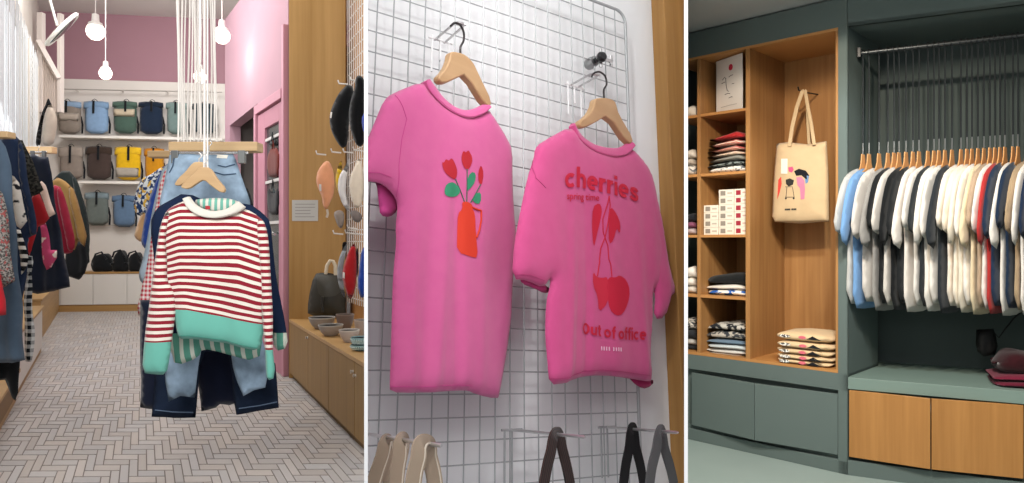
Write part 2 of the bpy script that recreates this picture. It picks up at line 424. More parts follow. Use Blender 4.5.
# pink wall on the right with a doorless opening and a glazed door
U = lambda x, y: fPW.px(x, y)
zt = U(224.7, 20)[1]; uA = U(225, 100)[0]; uB = U(288.3, 100)[0]
op = [U(229.8, 125.5), U(257.6, 103.5)]
mb = MB(); o0, o1 = op[0][0], op[1][0]; oz = (op[0][1]+op[1][1])/2
mb.prism(fPW, [(uA, 0), (o0, 0), (o0, op[0][1]), (o1, op[1][1]), (o1, 0), (uB, 0), (uB, zt), (uA, zt)], -.14, 0)
struct(mb.build('wall_right', pink))
struct(MB().box(fPW, uA-.4, uB+.1, 0, 3.4, -1.3, -1.2).build('wall_alcove', plain('8a8480', .85, var=.05)))
struct(MB().box(fPW, uA+.02, uB-.02, 3.3, 3.4, -1.2, -.14).build('ceiling_light_block', plain('8a8480', .85)))  # added to keep light out, so the opening stays dark
struct(MB().box(fPW, min(uA, uB), min(uA, uB)+.08, 0, 3.3, -1.2, -.14).build('wall_light_block', plain('8a8480', .85)))  # added side that shuts light out of the alcove
# middle bay: rigidly tilted display wall
th = -math.atan((383-241.5)/FL); RT = Matrix.Rotation(th, 3, 'X')
def tilt_frame(x, y, Y, vpx):      # plane through sight line (x,y) at depth Y; its horizontals vanish at (vpx, 383)
    u = Vector(((vpx-512)/FL, 1, -(383-241.5)/FL)).normalized(); v = RT @ Vector((0, 0, 1))
    o = P(x, y, Y); f = Frame(o, u, v)
    return f
fG = tilt_frame(380, 241.5, 1.50, 1598)
if fG.n.dot(CAM-fG.o) < 0: raise SystemExit('flip')
C1b = C2
pw = fG.px(366, 241)[0]; pe = fG.px(700, 241)[0]
t = NT('white_plaster', .85, .2); t.col(t.mix(t.noise(4, 4), 'dfe1e2', 'eeeeee')); t.bump(t.noise(40, 4), .1, .002)
struct(MB().box(fG, pw-.3, pe+1.2, -1.6, 2.4, -.16, -.065).build('wall_display', t.mat, clip=C2))
# right bay
fA = wall_frame(1.58, 4.406, -1.003); fS = wall_frame(1.942, 4.045, -1.946)
cgreen = plain('5c6966', .75, var=.04, bump=.05, name='grey_green_lacquer')
t = NT('polished_screed', .35, .45); t.col(t.mix(t.noise(1.5, 5), '8b9a95', '9fada8')); t.bump(t.noise(12, 5), .05, .002)
struct(MB().add([(0.2, 1.0, 0), (4.5, 1.0, 0), (4.5, 6.5, 0), (1.0, 6.5, 0), (0.2, 6.5, -.0)], [(0, 1, 2, 3, 4)]).build('floor_screed', t.mat, clip=C3, loc=(0, 0, 0)))
# ================================================================ RIGHT BAY
OAK3 = wood('8e6136', 'b38450', True, .45); OAK3H = wood('a36e3b', 'c79258', False, .45); OAKD = wood('9a6a38', 'b9854c', True, .4)
uA0 = fA.px(672, 200)[0]; uJ = fA.px(847, 200)[0]; DP = .514
zwb = fA.px(763, 363.5)[1]; zwt = fA.px(763, 43)[1]; zlt = fA.px(763, 24)[1]
u698 = fA.px(697, 200)[0]; u700 = fA.px(700.3, 200)[0]; u747 = fA.px(745.5, 200)[0]; u750 = fA.px(750, 200)[0]; u838 = fA.px(838, 200)[0]; u836 = fA.px(835.5, 200)[0]
# built-in display cabinet (green carcass, oak lined)
cab = thing('display_cabinet', fA.pt((uA0+uJ)/2, 0, -.2), 'tall built-in display cabinet with oak lined shelves in a grey-green frame', 'cabinet')
mb = MB(); mb.box(fA, uA0, uJ, 0, .10, -DP-.02, -.03); mb.box(fA, uA0, uJ, .10, zwb-.10, -DP-.02, -.045)
mb.box(fA, uA0, uJ, zwb-.10, zwb, -DP-.02, 0); mb.box(fA, uA0, uJ, zwt, zlt+.05, -DP-.02, 0); mb.box(fA, u838, uJ, .0, zwt, -DP-.02, 0)
mb.box(fA, uA0, uJ, 0, .075, -.2, -.0); mb.build('frame', cgreen, cab, clip=C3, bevel=.002)
mb = MB(); mb.box(fA, uA0, u838, zwb, zwt, -DP-.018, -DP)
mb.box(fA, u836, u838, zwb, zwt, -DP, -.001); mb.box(fA, u747, u750, zwb, zwt, -DP, -.001); mb.box(fA, u698, u700, zwb, zwt, -DP, -.001)
mb.build('oak_lining', OAK3, cab, clip=C3, bevel=.0015)
MB().box(fA, uA0, u838, zwt-.016, zwt, -DP, 0.0005).build('top_board', OAK3H, cab, clip=C3); MB().box(fA, uA0, u838, zwb, zwb+.018, -DP, .0005).build('bottom_board', OAK3H, cab, clip=C3)
zs = []
for y0 in (110.6, 172, 234.6, 296.3):
    z = fA.px(725, y0)[1]; zs.append(z)
    for a, b in ((uA0, u698), (u700, u747)):
        MB().box(fA, a, b, z-.018, z, -DP, -.002).build('shelf', OAK3H, cab, clip=C3, bevel=.001)
def ajar_door(fr, ua, ub, za, zb, pa, pb, mat, parent, name='door', th=.02):   # a door hanging slightly open: pa, pb = how far each edge stands out
    A = fr.pt(ua, 0, pa); B = fr.pt(ub, 0, pb); f2 = Frame(A, B-A); L = (B-A).length
    return MB().box(f2, 0, L, za, zb, -th, 0).build(name, mat, parent, clip=C3, bevel=.0015)
um = fA.px(758, 410)[0]; u692 = fA.px(691.5, 400, 0)[0]; z1 = fA.px(758, 377)[1]; z0 = fA.px(758, 440, .03)[1]
ajar_door(fA, u692, um-.002, z0, z1-.035, .0, .05, cgreen, cab)
ajar_door(fA, um+.002, u838-.003, z0, z1-.035, .05, -.005, cgreen, cab)
# wardrobe section
dS = Vector((2.32, 4.62, 0)); uSe = fS.px(1024, 200)[0]+.35
DS = -fS.loc(dS)[2]; us0 = 0.0; uBk = fS.loc(dS)[0]
ward = thing('open_wardrobe', fS.pt(.4, 0, -.2), 'grey-green open wardrobe niche with a low counter and oak doors below', 'wardrobe')
zsl1 = fS.px(934, 384.3)[1]; zsl0 = fS.px(934, 396.5)[1]; zop = fS.px(934, 15.5)[1]
cdark = plain('3c4543', .8, var=.08, name='dark_green_paint')
mb = MB(); mb.prism(Frame((0, 0, 0), (1, 0, 0), (0, 1, 0)), [(p.x, p.y) for p in (fS.pt(0.0, 0, 0), fS.pt(uBk, 0, -DS), fS.pt(uBk-.02, 0, -DS-.02), fS.pt(-.012, 0, -.02))], 0, zlt+.05)
mb.build('side_panel', cgreen, ward)
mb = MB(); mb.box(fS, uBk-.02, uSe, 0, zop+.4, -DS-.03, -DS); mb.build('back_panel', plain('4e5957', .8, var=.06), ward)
mb = MB(); mb.prism(Frame((0, 0, 0), (1, 0, 0), (0, 1, 0)), [(p.x, p.y) for p in (fS.pt(0.0, 0, 0), fS.pt(uSe, 0, 0), fS.pt(uSe, 0, -DS), fS.pt(uBk, 0, -DS))], zsl0, zsl1)
mb.build('counter', plain('74877f', .5, var=.03, name='grey_green_top'), ward, bevel=.002)
mb = MB(); mb.box(fS, 0, uSe, 0, .085, -.3, -.001); mb.box(fS, 0, uSe, .085, zsl0, -.3, -.05); mb.build('base', cgreen, ward)
mb = MB(); mb.box(fS, 0, uSe, zop, zop+.02, -DS, -.0); mb.box(fS, 0, uSe, zop, zop+.5, -.02, .0); mb.build('lintel', cgreen, ward)
ua = fS.px(848.5, 430)[0]; ub = fS.px(930.8, 430, .04)[0]; uc = fS.px(1023.5, 430, 0)[0]; zt = zsl0-.006; zb = fS.px(930, 468.5, .03)[1]
ajar_door(fS, ua+.003, ub-.003, zb, zt, 0, .045, OAKD, ward)
ajar_door(fS, ub+.004, uc, zb, zt, .045, .0, OAKD, ward)
ajar_door(fS, uc+.006, uSe, zb, zt, .0, .04, OAKD, ward)
# ceiling of the right bay
zc = zlt+.06
mb = MB(); mb.box(WORLD, .2, 4.6, zc, zc+.08, -6.0, -2.9); struct(mb.build('ceiling_right', plain('a3a9a9', .85, var=.06), clip=C3))
struct(MB().box(fA, -2.5, uA0+.1, 0, zc, -.7, -.6).build('wall_side', cgreen, clip=C3))
struct(MB().box(fS, uSe, uSe+.1, 0, zc, -DS, .8).build('wall_end', cgreen))
# rail
WR = -.15
zr3 = fS.px(940, 44.5, WR)[1]; ur0 = fS.px(861, 50, WR)[0]
rod = thing('hanging_rail', fS.pt(.4, zr3, WR), 'dark metal clothes rail under the top of the green wardrobe', 'rail')
MB().tube([fS.pt(ur0-.01, zr3, WR), fS.pt(uSe-.01, zr3, WR)], .014, 14).build('rail_tube', plain('4a4d4e', .35, .8), rod, smooth=40)
MB().box(fS, ur0-.02, ur0, zr3-.03, zr3+.03, WR-.03, WR+.03).build('bracket', BLACKM, rod, bevel=.003)
# tees and their hangers
TEE = [(-.06, 0), (-.04, -.015), (0, -.02), (.04, -.015), (.06, 0), (.17, -.035), (.245, -.085), (.31, -.22), (.350, -.385), (.225, -.435), (.20, -.27), (.19, -.5), (.20, -.83),
       (0, -.845), (-.20, -.83), (-.19, -.5), (-.20, -.27), (-.225, -.435), (-.350, -.385), (-.31, -.22), (-.245, -.085), (-.17, -.035)]
wdir = fS.u; dn = (fS.n*math.cos(math.radians(25))-wdir*math.sin(math.radians(25))).normalized()
def wooden_hanger(parent_loc, fr, zt, w, label, group, hook_top=None, halfw=.2, th=.013, mat=None, rise=.075, hookmat=None, armdrop=.085):
    t = thing('clothes_hanger', parent_loc, label, 'hanger', group)
    b = zt-.085
    pts = [(-halfw, b-.075), (-.10, b-.03), (-.045, b-.006), (-.028, b+.03), (-.020, zt), (.020, zt), (.028, b+.03), (.045, b-.006), (.10, b-.03), (halfw, b-.075),
           (halfw-.005, b-.10), (.10, b-.06), (.03, b-.04), (-.03, b-.04), (-.10, b-.06), (-halfw+.005, b-.10)]
    MB().prism(fr, pts, w-th/2, w+th/2).build('hanger_body', mat or wood('cf9b64', 'e9bd88', False, .4), t, bevel=.003, smooth=30)
    return t
tees = [(863, 'b9b8b4', 'grey-white'), (869, '6f97c4', 'light blue'), (879, 'c9c3bc', 'soft white'), (888, '8f8c88', 'grey'), (894, '17191b', 'black'), (899, 'c9c3bb', 'off-white'), (906, '141618', 'black'), (913, '1b1d1f', 'black'),
        (919, 'd6cfc7', 'white'), (928, 'd9d4cc', 'white'), (934, '24282b', 'charcoal'), (939, 'd9d4cc', 'white'), (945, 'dcd6cd', 'white'), (952, '24292e', 'charcoal'),
        (961, 'ddd2c4', 'cream'), (967, 'ddd3c3', 'cream'), (972, 'd6ccba', 'cream'), (978, 'dcd7d0', 'white'), (984, 'd5c4a3', 'cream'), (990, 'a8917a', 'beige'),
        (995, 'dad5cd', 'white'), (1000, 'a8302f', 'red'), (1005, '1d2c42', 'navy'), (1013, 'd7d1c9', 'white'), (1018, '1a2a40', 'navy'), (1027, 'a08a6e', 'beige'), (1033, 'd9d3cb', 'white'),
        (1040, '192840', 'navy'), (1047, 'a8967c', 'beige'), (1054, 'd9d4cc', 'white'), (1062, '22252a', 'charcoal')]
zcol = fS.px(934, 165.5, WR)[1]
ordn = ['leftmost', 'second', 'third', 'fourth', 'fifth', 'sixth', 'seventh', 'eighth', 'ninth', 'tenth', 'eleventh', 'twelfth', 'thirteenth', 'fourteenth', 'fifteenth', 'sixteenth', 'seventeenth', 'eighteenth', 'nineteenth', 'twentieth']
hang0 = None; teelab = {}
for c in tees: teelab.setdefault(c[2], []).append(c)
meshes = {}
for i, (x, c, cn) in enumerate(tees):
    uu = fS.px(x, 160, WR)[0]; oo = fS.pt(uu, 0, WR); ft = Frame((oo.x, oo.y, 0), dn)
    k = i % 5; L = [.95, .98, .93, .99, .94][k]
    key = k
    if key not in meshes:
        sl = [.93, 1.08, 1.0, 1.12, .88][k]; poly = [(a, b*(sl if abs(a) > .22 and b > -.5 else L)) for a, b in TEE]
        cl = Cloth(ft, [(a, b+zcol) for a, b in poly], T=.0085, w=0, rnd=.02, step=.035, fold=.0035, ffreq=24, seed=k, soft=1)
        o = cl.mesh().build('tshirt', fabric(c, .06), None, smooth=True, loc=(oo.x, oo.y, zcol-.845*L)); meshes[key] = (o, oo, L)
    else:
        src, so, L = meshes[key]; o = src.copy(); o.data = src.data.copy(); COL.objects.link(o); o.location = (oo.x, oo.y, zcol-.845*L)
        o.data.materials.clear(); o.data.materials.append(fabric(c, .06))
    same = teelab[cn]; q = same.index((x, c, cn)); nb = (tees[i-1][2] if i else None, tees[i+1][2] if i+1 < len(tees) else None)
    if len(same) == 1: lab = 'only %s t-shirt on the packed rail in the green wardrobe' % cn
    else: lab = '%s t-shirt, %s of the %s ones from the left on the wardrobe rail' % (cn, 'first' if q == 0 else ordn[q], cn)
    tag(o, lab, 't-shirt', 't-shirts on the wardrobe rail')
    # hanger with a long hook
    lab = 'pale wooden hanger with a long dark hook holding the %s t-shirt' % (('only '+cn) if len(same) == 1 else ('first ' if q == 0 else ordn[q]+' ')+cn)
    lz = zcol+.06
    if hang0 is None:
        h = wooden_hanger((oo.x, oo.y, zcol-.05), ft, zcol+.085, 0, lab, 'wooden hangers on the wardrobe rail', halfw=.17, th=.006, mat=wood('c98f55', 'e6b27a', False, .4))
        MB().tube([ft.pt(0, zcol+.08, 0), ft.pt(0, zcol+.16, 0)], .0032, 8).build('hook_sleeve', STEEL, h, smooth=40)
        hp = [ft.pt(0, zcol+.15, 0), ft.pt(0, zr3-.03, 0)]+[ft.pt(.016*math.sin(a), zr3-.0+.018*(-math.cos(a)) if a > 0 else zr3-.02, 0) for a in [math.radians(q_) for q_ in (20, 60, 100, 140, 180, 220, 260, 290)]]
        MB().tube(hp, .0044, 8).build('hook', plain('34383a', .35, .7), h, smooth=40); hang0 = h; hkids = list(h.children)
    else:
        h = hang0.copy(); COL.objects.link(h); h.location = (oo.x, oo.y, zcol-.05); h['label'] = lab
        for ch in hkids: c_ = ch.copy(); COL.objects.link(c_); c_.parent = h
# ---------------------------------------------------------------- folded cloth
def folded(fr, u0, u1, v0, v1, w0, w1, mat, seed=0, e=.35, sag=0, bulge=.0, nu=26, nv=14, d0=0, d1=0, pk=.2):
    mb = MB(); cu, cv, cw = (u0+u1)/2, (v0+v1)/2, (w0+w1)/2; a, b, c = (u1-u0)/2, (v1-v0)/2, (w1-w0)/2
    sp = lambda t, p: math.copysign(abs(t)**p, t)
    rs = random.Random(seed); ph = rs.uniform(0, 6)
    for j in range(nv+1):
        la = -math.pi/2+math.pi*j/nv
        for i in range(nu):
            lo = 2*math.pi*i/nu
            x = sp(math.cos(la), .32)*sp(math.cos(lo), e); y = sp(math.sin(la), .8); z = sp(math.cos(la), .32)*sp(math.sin(lo), e)
            k = 1+.035*math.sin(5*lo+ph+y*2)
            q = (x-pk)/(1+abs(pk)); vv = cv+y*b-sag*(x*x)*b*(1 if y > 0 else .15)+.1*b*math.sin(4*x+ph)*(y > 0)-(d0 if y < 0 else d1)*abs(q)**1.3
            mb.v.append(fr.pt(cu+x*a*k, max(v0+.0003, vv), cw+z*c*k)); mb.uv.append((cu+x*a, cv+y*b+z*.03)); mb.c.append((1, 1, 1))
    for j in range(nv):
        for i in range(nu): mb.f.append([j*nu+i, j*nu+(i+1) % nu, (j+1)*nu+(i+1) % nu, (j+1)*nu+i]); mb.m.append(0)
    return mb
def pile(fr, x0, x1, ytops, ybase, w0, w1, mats, labels, group, z0=None, cat='t-shirt', name='folded_tshirt', sag=.3, clip=None, jit=.008, seed=0, dome=.03):
    """ytops from the bottom one upwards: the sight line of each one's top edge"""
    ua, ub = fr.px(x0, ybase, w1)[0], fr.px(x1, ybase, w1)[0]; z = z0 if z0 is not None else fr.px((x0+x1)/2, ybase, w1)[1]; out = []
    for i, yt in enumerate(ytops):
        zt = fr.px((x0+x1)/2, yt, w1)[1]; rs = random.Random(i+seed); j = rs.uniform(-jit, jit)
        n_ = len(ytops); o = folded(fr, ua+j, ub+j, z+.0005, zt, w0, w1+j*.6, mats[i], i+seed, sag=sag*.4, d0=dome*i/n_, d1=dome*(i+1)/n_).build(name, mats[i], None, smooth=True, clip=clip)
        tag(o, labels[i], cat, group); out.append(o); z = zt
    return out
multi = speckle('c9c2b6', '3a3d42', 60, .52, 12); cartoon = speckle('e8e2d8', '6b6f73', 45, .55, 16); blueyel = speckle('f0ece2', '2f62b4', 22, .52, 30, c2='e5bd3a')
redstr = stripes('e8d9c4', 'c63a34', .016, .45); pinkstr = stripes('e2c9b4', 'c6544e', .012, .5); creamst = stripes('eaddc6', 'b4643c', .013, .3)
w1 = -.06; w0 = -.42
pile(fA, 705, 747, [165.5, 160.5, 155, 150, 144.5, 138, 130.5], 171.2, w0, w1, [cartoon, speckle('8d9794', '23282a', 50, .5, 12), fabric('8b8a80'), creamst, pinkstr, redstr, fabric('b72c2e')],
     ['cream patterned folded t-shirt at the bottom of the shelf pile below the poster', 'dark grey speckled folded t-shirt second from the bottom below the poster', 'grey folded t-shirt in the middle of the pile below the poster',
      'cream and rust striped folded t-shirt in the pile below the poster', 'pink striped folded t-shirt in the pile below the poster', 'red and cream striped folded t-shirt second from top below the poster', 'red folded t-shirt on top of the pile below the poster'], 'folded t-shirts below the poster', zs[1], sag=.5, dome=.075)
pile(fA, 704, 748, [289.5, 283.5, 272.5], 296.5, w0, w1, [blueyel, fabric('e6ded0'), fabric('1b1d1e')],
     ['white folded t-shirt with yellow and blue print at the bottom of its pile', 'cream folded t-shirt between the printed one and the black one', 'black folded t-shirt on top of the pile above the grey patterned one'], 'folded t-shirts under the small boxes', zs[3], sag=.5)
pile(fA, 704, 748, [354, 349, 344, 338.5, 330, 322], 357.5, w0, w1, [stripes('e6ddcf', 'b77a42', .03, .5), fabric('cfccc6'), fabric('c9d2d4'), fabric('6a7f92'), speckle('b9b2a6', '3c3f44', 30, .5, 14), speckle('c2beb4', '2b2d31', 26, .5, 14)],
     ['cream and orange striped folded t-shirt lowest in the bottom compartment', 'light grey folded t-shirt second lowest in the bottom compartment', 'pale blue-grey folded t-shirt in the bottom compartment pile', 'slate blue folded t-shirt in the bottom compartment pile', 'beige and grey patterned folded t-shirt second from top in the bottom compartment',
      'grey and black patterned folded t-shirt topmost in the bottom compartment'], 'folded t-shirts in the bottom compartment', zwb+.019, sag=.5)
pile(fA, 676, 694.5, [165, 158, 149], 172, w0, w1, [cartoon, fabric('c9beb0'), fabric('e2d9cc')], ['patterned folded t-shirt lowest in the second left compartment', 'beige folded t-shirt in the middle of the second left compartment', 'cream folded t-shirt on top in the second left compartment'], 'folded t-shirts in the left column', zs[1], clip=C3)
pile(fA, 676, 696, [228, 221, 213], 234.6, w0, w1, [fabric('b9a7a6'), fabric('8a4f68'), fabric('222327')], ['pale mauve folded t-shirt lowest beside the small boxes', 'plum folded t-shirt in the middle beside the small boxes', 'black folded t-shirt on top beside the small boxes'], 'folded t-shirts in the left column', zs[2], clip=C3)
pile(fA, 676, 696, [286, 277, 266], 294, w0, w1, [fabric('d8cfc2'), fabric('e9e2d6'), fabric('efe9df')], ['beige folded t-shirt lowest in the fourth left compartment', 'cream folded t-shirt in the middle of the fourth left compartment', 'white folded t-shirt on top in the fourth left compartment'], 'folded t-shirts in the left column', zs[3], clip=C3)
pile(fA, 676, 696, [345, 338, 329, 318], 354, w0, w1, [fabric('26282b'), fabric('b9b4ac'), fabric('2f3135'), multi], ['black folded t-shirt lowest in the bottom left compartment', 'grey folded t-shirt in the bottom left compartment', 'charcoal folded t-shirt below the patterned one in the bottom left compartment', 'patterned folded t-shirt on top in the bottom left compartment'], 'folded t-shirts in the left column', zwb+.019, clip=C3)
pile(fA, 676, 695, [105], 109.5, w0, w1, [fabric('d9d2c6')], ['flat cream folded t-shirt alone in the top left compartment'], 'folded t-shirts in the left column', zs[0], clip=C3)
# niche pile: five beige printed tees
NB = fabric('d9bd94', .06); base = zwb+.019; za = [fA.px(803, y, .0)[1] for y in (363, 356.5, 349.5, 342, 333)]; zz = base
un0 = fA.px(774, 360, .0)[0]; un1 = fA.px(830, 360, .0)[0]
nm = ['lowest', 'second from bottom', 'middle', 'second from top', 'topmost']
for i, zt_ in enumerate(za):
    j = (i % 2)*.006; zt_ = max(zt_, zz+.03)
    t = thing('folded_tshirt', fA.pt((un0+un1)/2, zz, -.2), 'folded beige t-shirt with printed figures, %s in the niche pile' % nm[i], 't-shirt', 'beige printed t-shirts under the tote bag')
    folded(fA, un0+j, un1+j, zz+.001, zt_, -.33, .0+j, NB, i, sag=.15).build('folded_body', NB, t, smooth=True)
    wv = .0035+j; vm = (zz+zt_)/2; du = un1-un0
    mb = MB(); mb.prism(fA, ellipse(un0+du*.20+j, vm, .034, .009), wv-.004, wv+.0015); mb.build('print', speckle('f1ece4', '4a4648', 90, .5, 14), t)
    mb = MB(); mb.prism(fA, ellipse(un0+du*.52+j, vm, .022, .009), wv-.004, wv+.0015); mb.build('print', fabric('dd6f7d'), t)
    mb = MB(); mb.prism(fA, [(un0+du*.60+j, vm-.009), (un0+du*.85+j, vm-.010), (un0+du*.70+j, vm+.012)], wv-.004, wv+.0015); mb.build('print', fabric('1c1c1f'), t)
    zz = zt_
# boxes
def small_box(uc, z, wd, ht, mark, lab, g):
    t = thing('small_box', fA.pt(uc, z, -.15), lab, 'box', g)
    MB().box(fA, uc-wd/2, uc+wd/2, z, z+ht, -.30, -.04).build('carton', plain('e6dccb', .7, name='card'), t, bevel=.0015)
    MB().box(fA, uc-wd*.38, uc-wd*.05, z+ht*.2, z+ht*.82, -.04, -.0388).build('printed_square', plain('9c2638' if mark else '8d8478', .6), t)
    MB().box(fA, uc+wd*.08, uc+wd*.4, z+ht*.4, z+ht*.6, -.04, -.0388).build('printed_line', plain('c9a79a' if mark else 'b9ad9c', .6), t)
ub_ = [fA.px(x, 220, -.04)[0] for x in (703.5, 718.5, 734, 749)]
hb = (fA.px(741, 188.5, -.04)[1]-zs[2])/6; nn_ = ['bottom', 'second', 'third', 'fourth', 'fifth', 'top']
for cidx, (n_, mark, nmc) in enumerate(((4, 0, 'left'), (6, 0, 'middle'), (6, 1, 'right'))):
    for k in range(n_):
        small_box((ub_[cidx]+ub_[cidx+1])/2, zs[2]+k*hb, (ub_[cidx+1]-ub_[cidx])-.005, hb-.0012, mark, 'small cream box with %s square, %s of the %s stack' % ('a red' if mark else 'a grey', nn_[k] if not (n_ == 4 and k == 3) else 'top', nmc), 'small boxes stacked on the shelf')
# poster card leaning in the top compartment
pa = fA.px(716.3, 107, -.12); pb = fA.px(744, 106, -.06); A = fA.pt(pa[0], 0, -.12); B = fA.pt(pb[0], 0, -.035); fp = Frame(A, B-A)
Lp = (B-A).length; zp0 = zs[0]+.001; zp1 = fp.px(730, 57)[1]
po = thing('poster', fp.pt(Lp/2, zp0, 0), 'white poster card with a red dot and a line drawn face', 'poster')
MB().box(fp, 0, Lp, zp0, zp1, -.006, 0).build('card', plain('dcd6cf', .6, name='card'), po)
hp = zp1-zp0
MB().prism(fp, ellipse(Lp*.57, zp1-hp*.19, .019, .021), 0, .001).build('red_dot', plain('c0213f', .6), po)
mb = MB(); q = lambda a, b: fp.pt(Lp*a, zp0+hp*b, .0012)
for pts in ([(.25, .62), (.33, .66), (.4, .62)], [(.38, .62), (.40, .5), (.44, .40), (.5, .38)], [(.5, .64), (.58, .66), (.66, .66)], [(.35, .34), (.45, .35), (.55, .33)], [(.5, .26), (.6, .27), (.64, .26)], [(.62, .5), (.7, .5)], [(.22, .56), (.36, .57)]):
    mb.tube([q(*p) for p in pts], .0022, 5)
mb.build('face_drawing', plain('55504e', .7), po)
mb = MB(); mb.tube([q(.2, .12), q(.5, .125), q(.8, .12)], .0015, 5); mb.build('caption', plain('9a9490', .7), po)
# tote bag
wt = -.22
ft2 = Frame(fA.pt(0, 0, 0), fA.u); TP = lambda pts: pxl(fA, pts, wt)
zt4 = Z(764, 80, 3.22)
tb = TP(zt4([(40, 205), (75, 200), (140, 207), (202, 197), (207, 300), (209, 405), (209, 455), (120, 462), (35, 457), (25, 440), (30, 330)]))
tot = thing('tote_bag', fA.pt(fA.px(802, 220, wt)[0], fA.px(802, 220, wt)[1], wt), 'natural canvas tote bag with printed shopping figures hanging in the oak niche', 'bag')
cl = Cloth(fA, tb, T=.035, w=wt, rnd=.05, step=.018, fold=.003, ffreq=22, seed=3, soft=0); TOTE = fabric('cbb08a', .08)
cl.mesh().build('bag_body', TOTE, tot, smooth=True)
def strap(fr, pts, w, width=.028, th=.003, mat=None, parent=None, name='strap', pw=None, clip=None):    # a flat band through points (u, v) at depth(s) w
    mb = MB(); n = len(pts); vs = []; uvs = []; L = 0
    ws = w if isinstance(w, (list, tuple)) else [w]*n
    for i in range(n):
        a = pts[max(0, i-1)]; b = pts[min(n-1, i+1)]; du, dv = b[0]-a[0], b[1]-a[1]; l_ = math.hypot(du, dv) or 1; nx, ny = -dv/l_*width/2, du/l_*width/2
        if i: L += math.hypot(pts[i][0]-pts[i-1][0], pts[i][1]-pts[i-1][1])
        for s_, w_ in ((1, th/2), (-1, th/2), (-1, -th/2), (1, -th/2)):
            vs.append(fr.pt(pts[i][0]+nx*s_, pts[i][1]+ny*s_, ws[i]+w_)); uvs.append((s_*width/2, L))
    fs = [(i*4+k, i*4+(k+1) % 4, (i+1)*4+(k+1) % 4, (i+1)*4+k) for i in range(n-1) for k in range(4)]+[(0, 3, 2, 1), (n*4-4, n*4-3, n*4-2, n*4-1)]
    mb.add(vs, fs, 0, uvs); return mb.build(name, mat, parent, clip=clip, smooth=35)
strap(fA, TP(zt4([(88, 215), (98, 150), (112, 90), (128, 38), (132, 34)])), [wt+.03, wt+.03, wt+.03, wt+.02, wt+.01], .024, .004, TOTE, tot)
strap(fA, TP(zt4([(168, 210), (158, 140), (148, 90), (138, 40), (133, 34)])), [wt+.03, wt+.03, wt+.03, wt+.022, wt+.01], .020, .004, TOTE, tot)
strap(fA, TP(zt4([(140, 215), (138, 150), (138, 90), (134, 34)])), [wt-.03, wt-.02, wt-.01, wt], .018, .004, TOTE, tot)
prz = [('printed_figure', '1c1d22', [(105, 295), (120, 287), (142, 293), (153, 308), (150, 325), (140, 318), (128, 308), (112, 310)]),
       ('printed_figure', 'd4547a', [(86, 283), (100, 280), (104, 290), (98, 300), (88, 296)]), ('printed_figure', 'e07f9a', [(112, 315), (128, 312), (138, 325), (140, 352), (138, 384), (126, 386), (124, 350), (116, 340)]),
       ('printed_figure', '33322e', [(78, 322), (92, 318), (105, 324), (102, 338), (88, 344), (79, 336)]), ('printed_figure', 'd6493f', [(52, 322), (62, 312), (64, 335), (56, 365), (48, 386), (50, 350)]),
       ('printed_figure', '6f8fb4', [(138, 308), (152, 310), (150, 330), (142, 336)])]
for nm_, c_, pl_ in prz: cl.patch(TP(zt4(pl_)), .002, step=.012).build(nm_, fabric(c_), tot)
mb = MB()
for a in ([(76, 345), (100, 345), (106, 380)], [(82, 345), (78, 382)], [(76, 378), (106, 378)]):
    mb.tube([fA.pt(u, v, cl.top(u, v, .002)) for u, v in TP(zt4(a))], .0016, 5)
for c_ in ((78, 382), (104, 382)):
    u, v = TP(zt4([c_]))[0]; mb.prism(fA, ellipse(u, v, .006, .006, 10), cl.top(u, v, .001), cl.top(u, v, .003))
mb.build('printed_cart', fabric('2a2a2c'), tot)
l0 = TP(zt4([(74, 418), (113, 418)])); mb = MB()

for k_ in (0, .085, .17, .25, .33, .40, .57, .65, .74, .82, .90):
    u_ = l0[0][0]+(l0[1][0]-l0[0][0])*k_; w_ = cl.top(u_, l0[0][1], .0015); mb.box(fA, u_, u_+.0055, l0[0][1]-.005, l0[0][1]+.006, w_, w_+.001)
mb.build('printed_text', fabric('3b3a38'), tot)
hk = fA.px(804.5, 91, -.3); hu, hv = hk
hook = MB().tube([fA.pt(hu, hv+.01, -DP), fA.pt(hu, hv, -.40), fA.pt(hu, hv-.008, -.28), fA.pt(hu, hv-.008, wt+.01), fA.pt(hu, hv+.012, wt+.022)], .005, 8).build('wall_hook', BLACKM, None, smooth=40)
tag(hook, 'small black hook in the oak niche carrying the tote bag', 'hook')
mb = MB(); l1 = TP(zt4([(62, 255), (84, 255), (84, 303), (62, 303)])); cl.patch(l1, .004, step=.02).build('price_tag', plain('e8e0d2', .6), tot)
# maroon pile on the counter, small black object of unknown kind on a cord
zs5 = zsl1
pile(fS, 994, 1046, [381.5, 374.5], 391.5, -.42, -.07, [fabric('5c182b', .05), fabric('68192f', .05)], ['maroon folded t-shirt at the bottom of the counter pile', 'maroon folded t-shirt second on the counter pile'], 'maroon clothes on the counter', zs5, sag=.1)
o = folded(fS, fS.px(996, 370, -.1)[0], fS.px(1050, 370, -.1)[0], fS.px(1010, 374.5, -.07)[1], fS.px(1010, 353, -.1)[1], -.4, -.08, None, 5, e=.8, sag=.9).build('rumpled_tshirt', fabric('2e0c12', .3), None, smooth=True)
tag(o, 'dark red rumpled t-shirt lying on top of the maroon counter pile', 't-shirt')
fb = fS; zz4 = Z(934, 300, 4.39); pc = [(186, 130), (262, 126), (272, 160), (280, 205), (268, 240), (220, 248), (190, 225), (183, 190)]
wp = -.36; po2 = thing('hanging_object', fS.pt(fS.px(987, 355, wp)[0], fS.px(987, 355, wp)[1], wp), 'small black object hanging on a cord below the t-shirts', 'pouch')
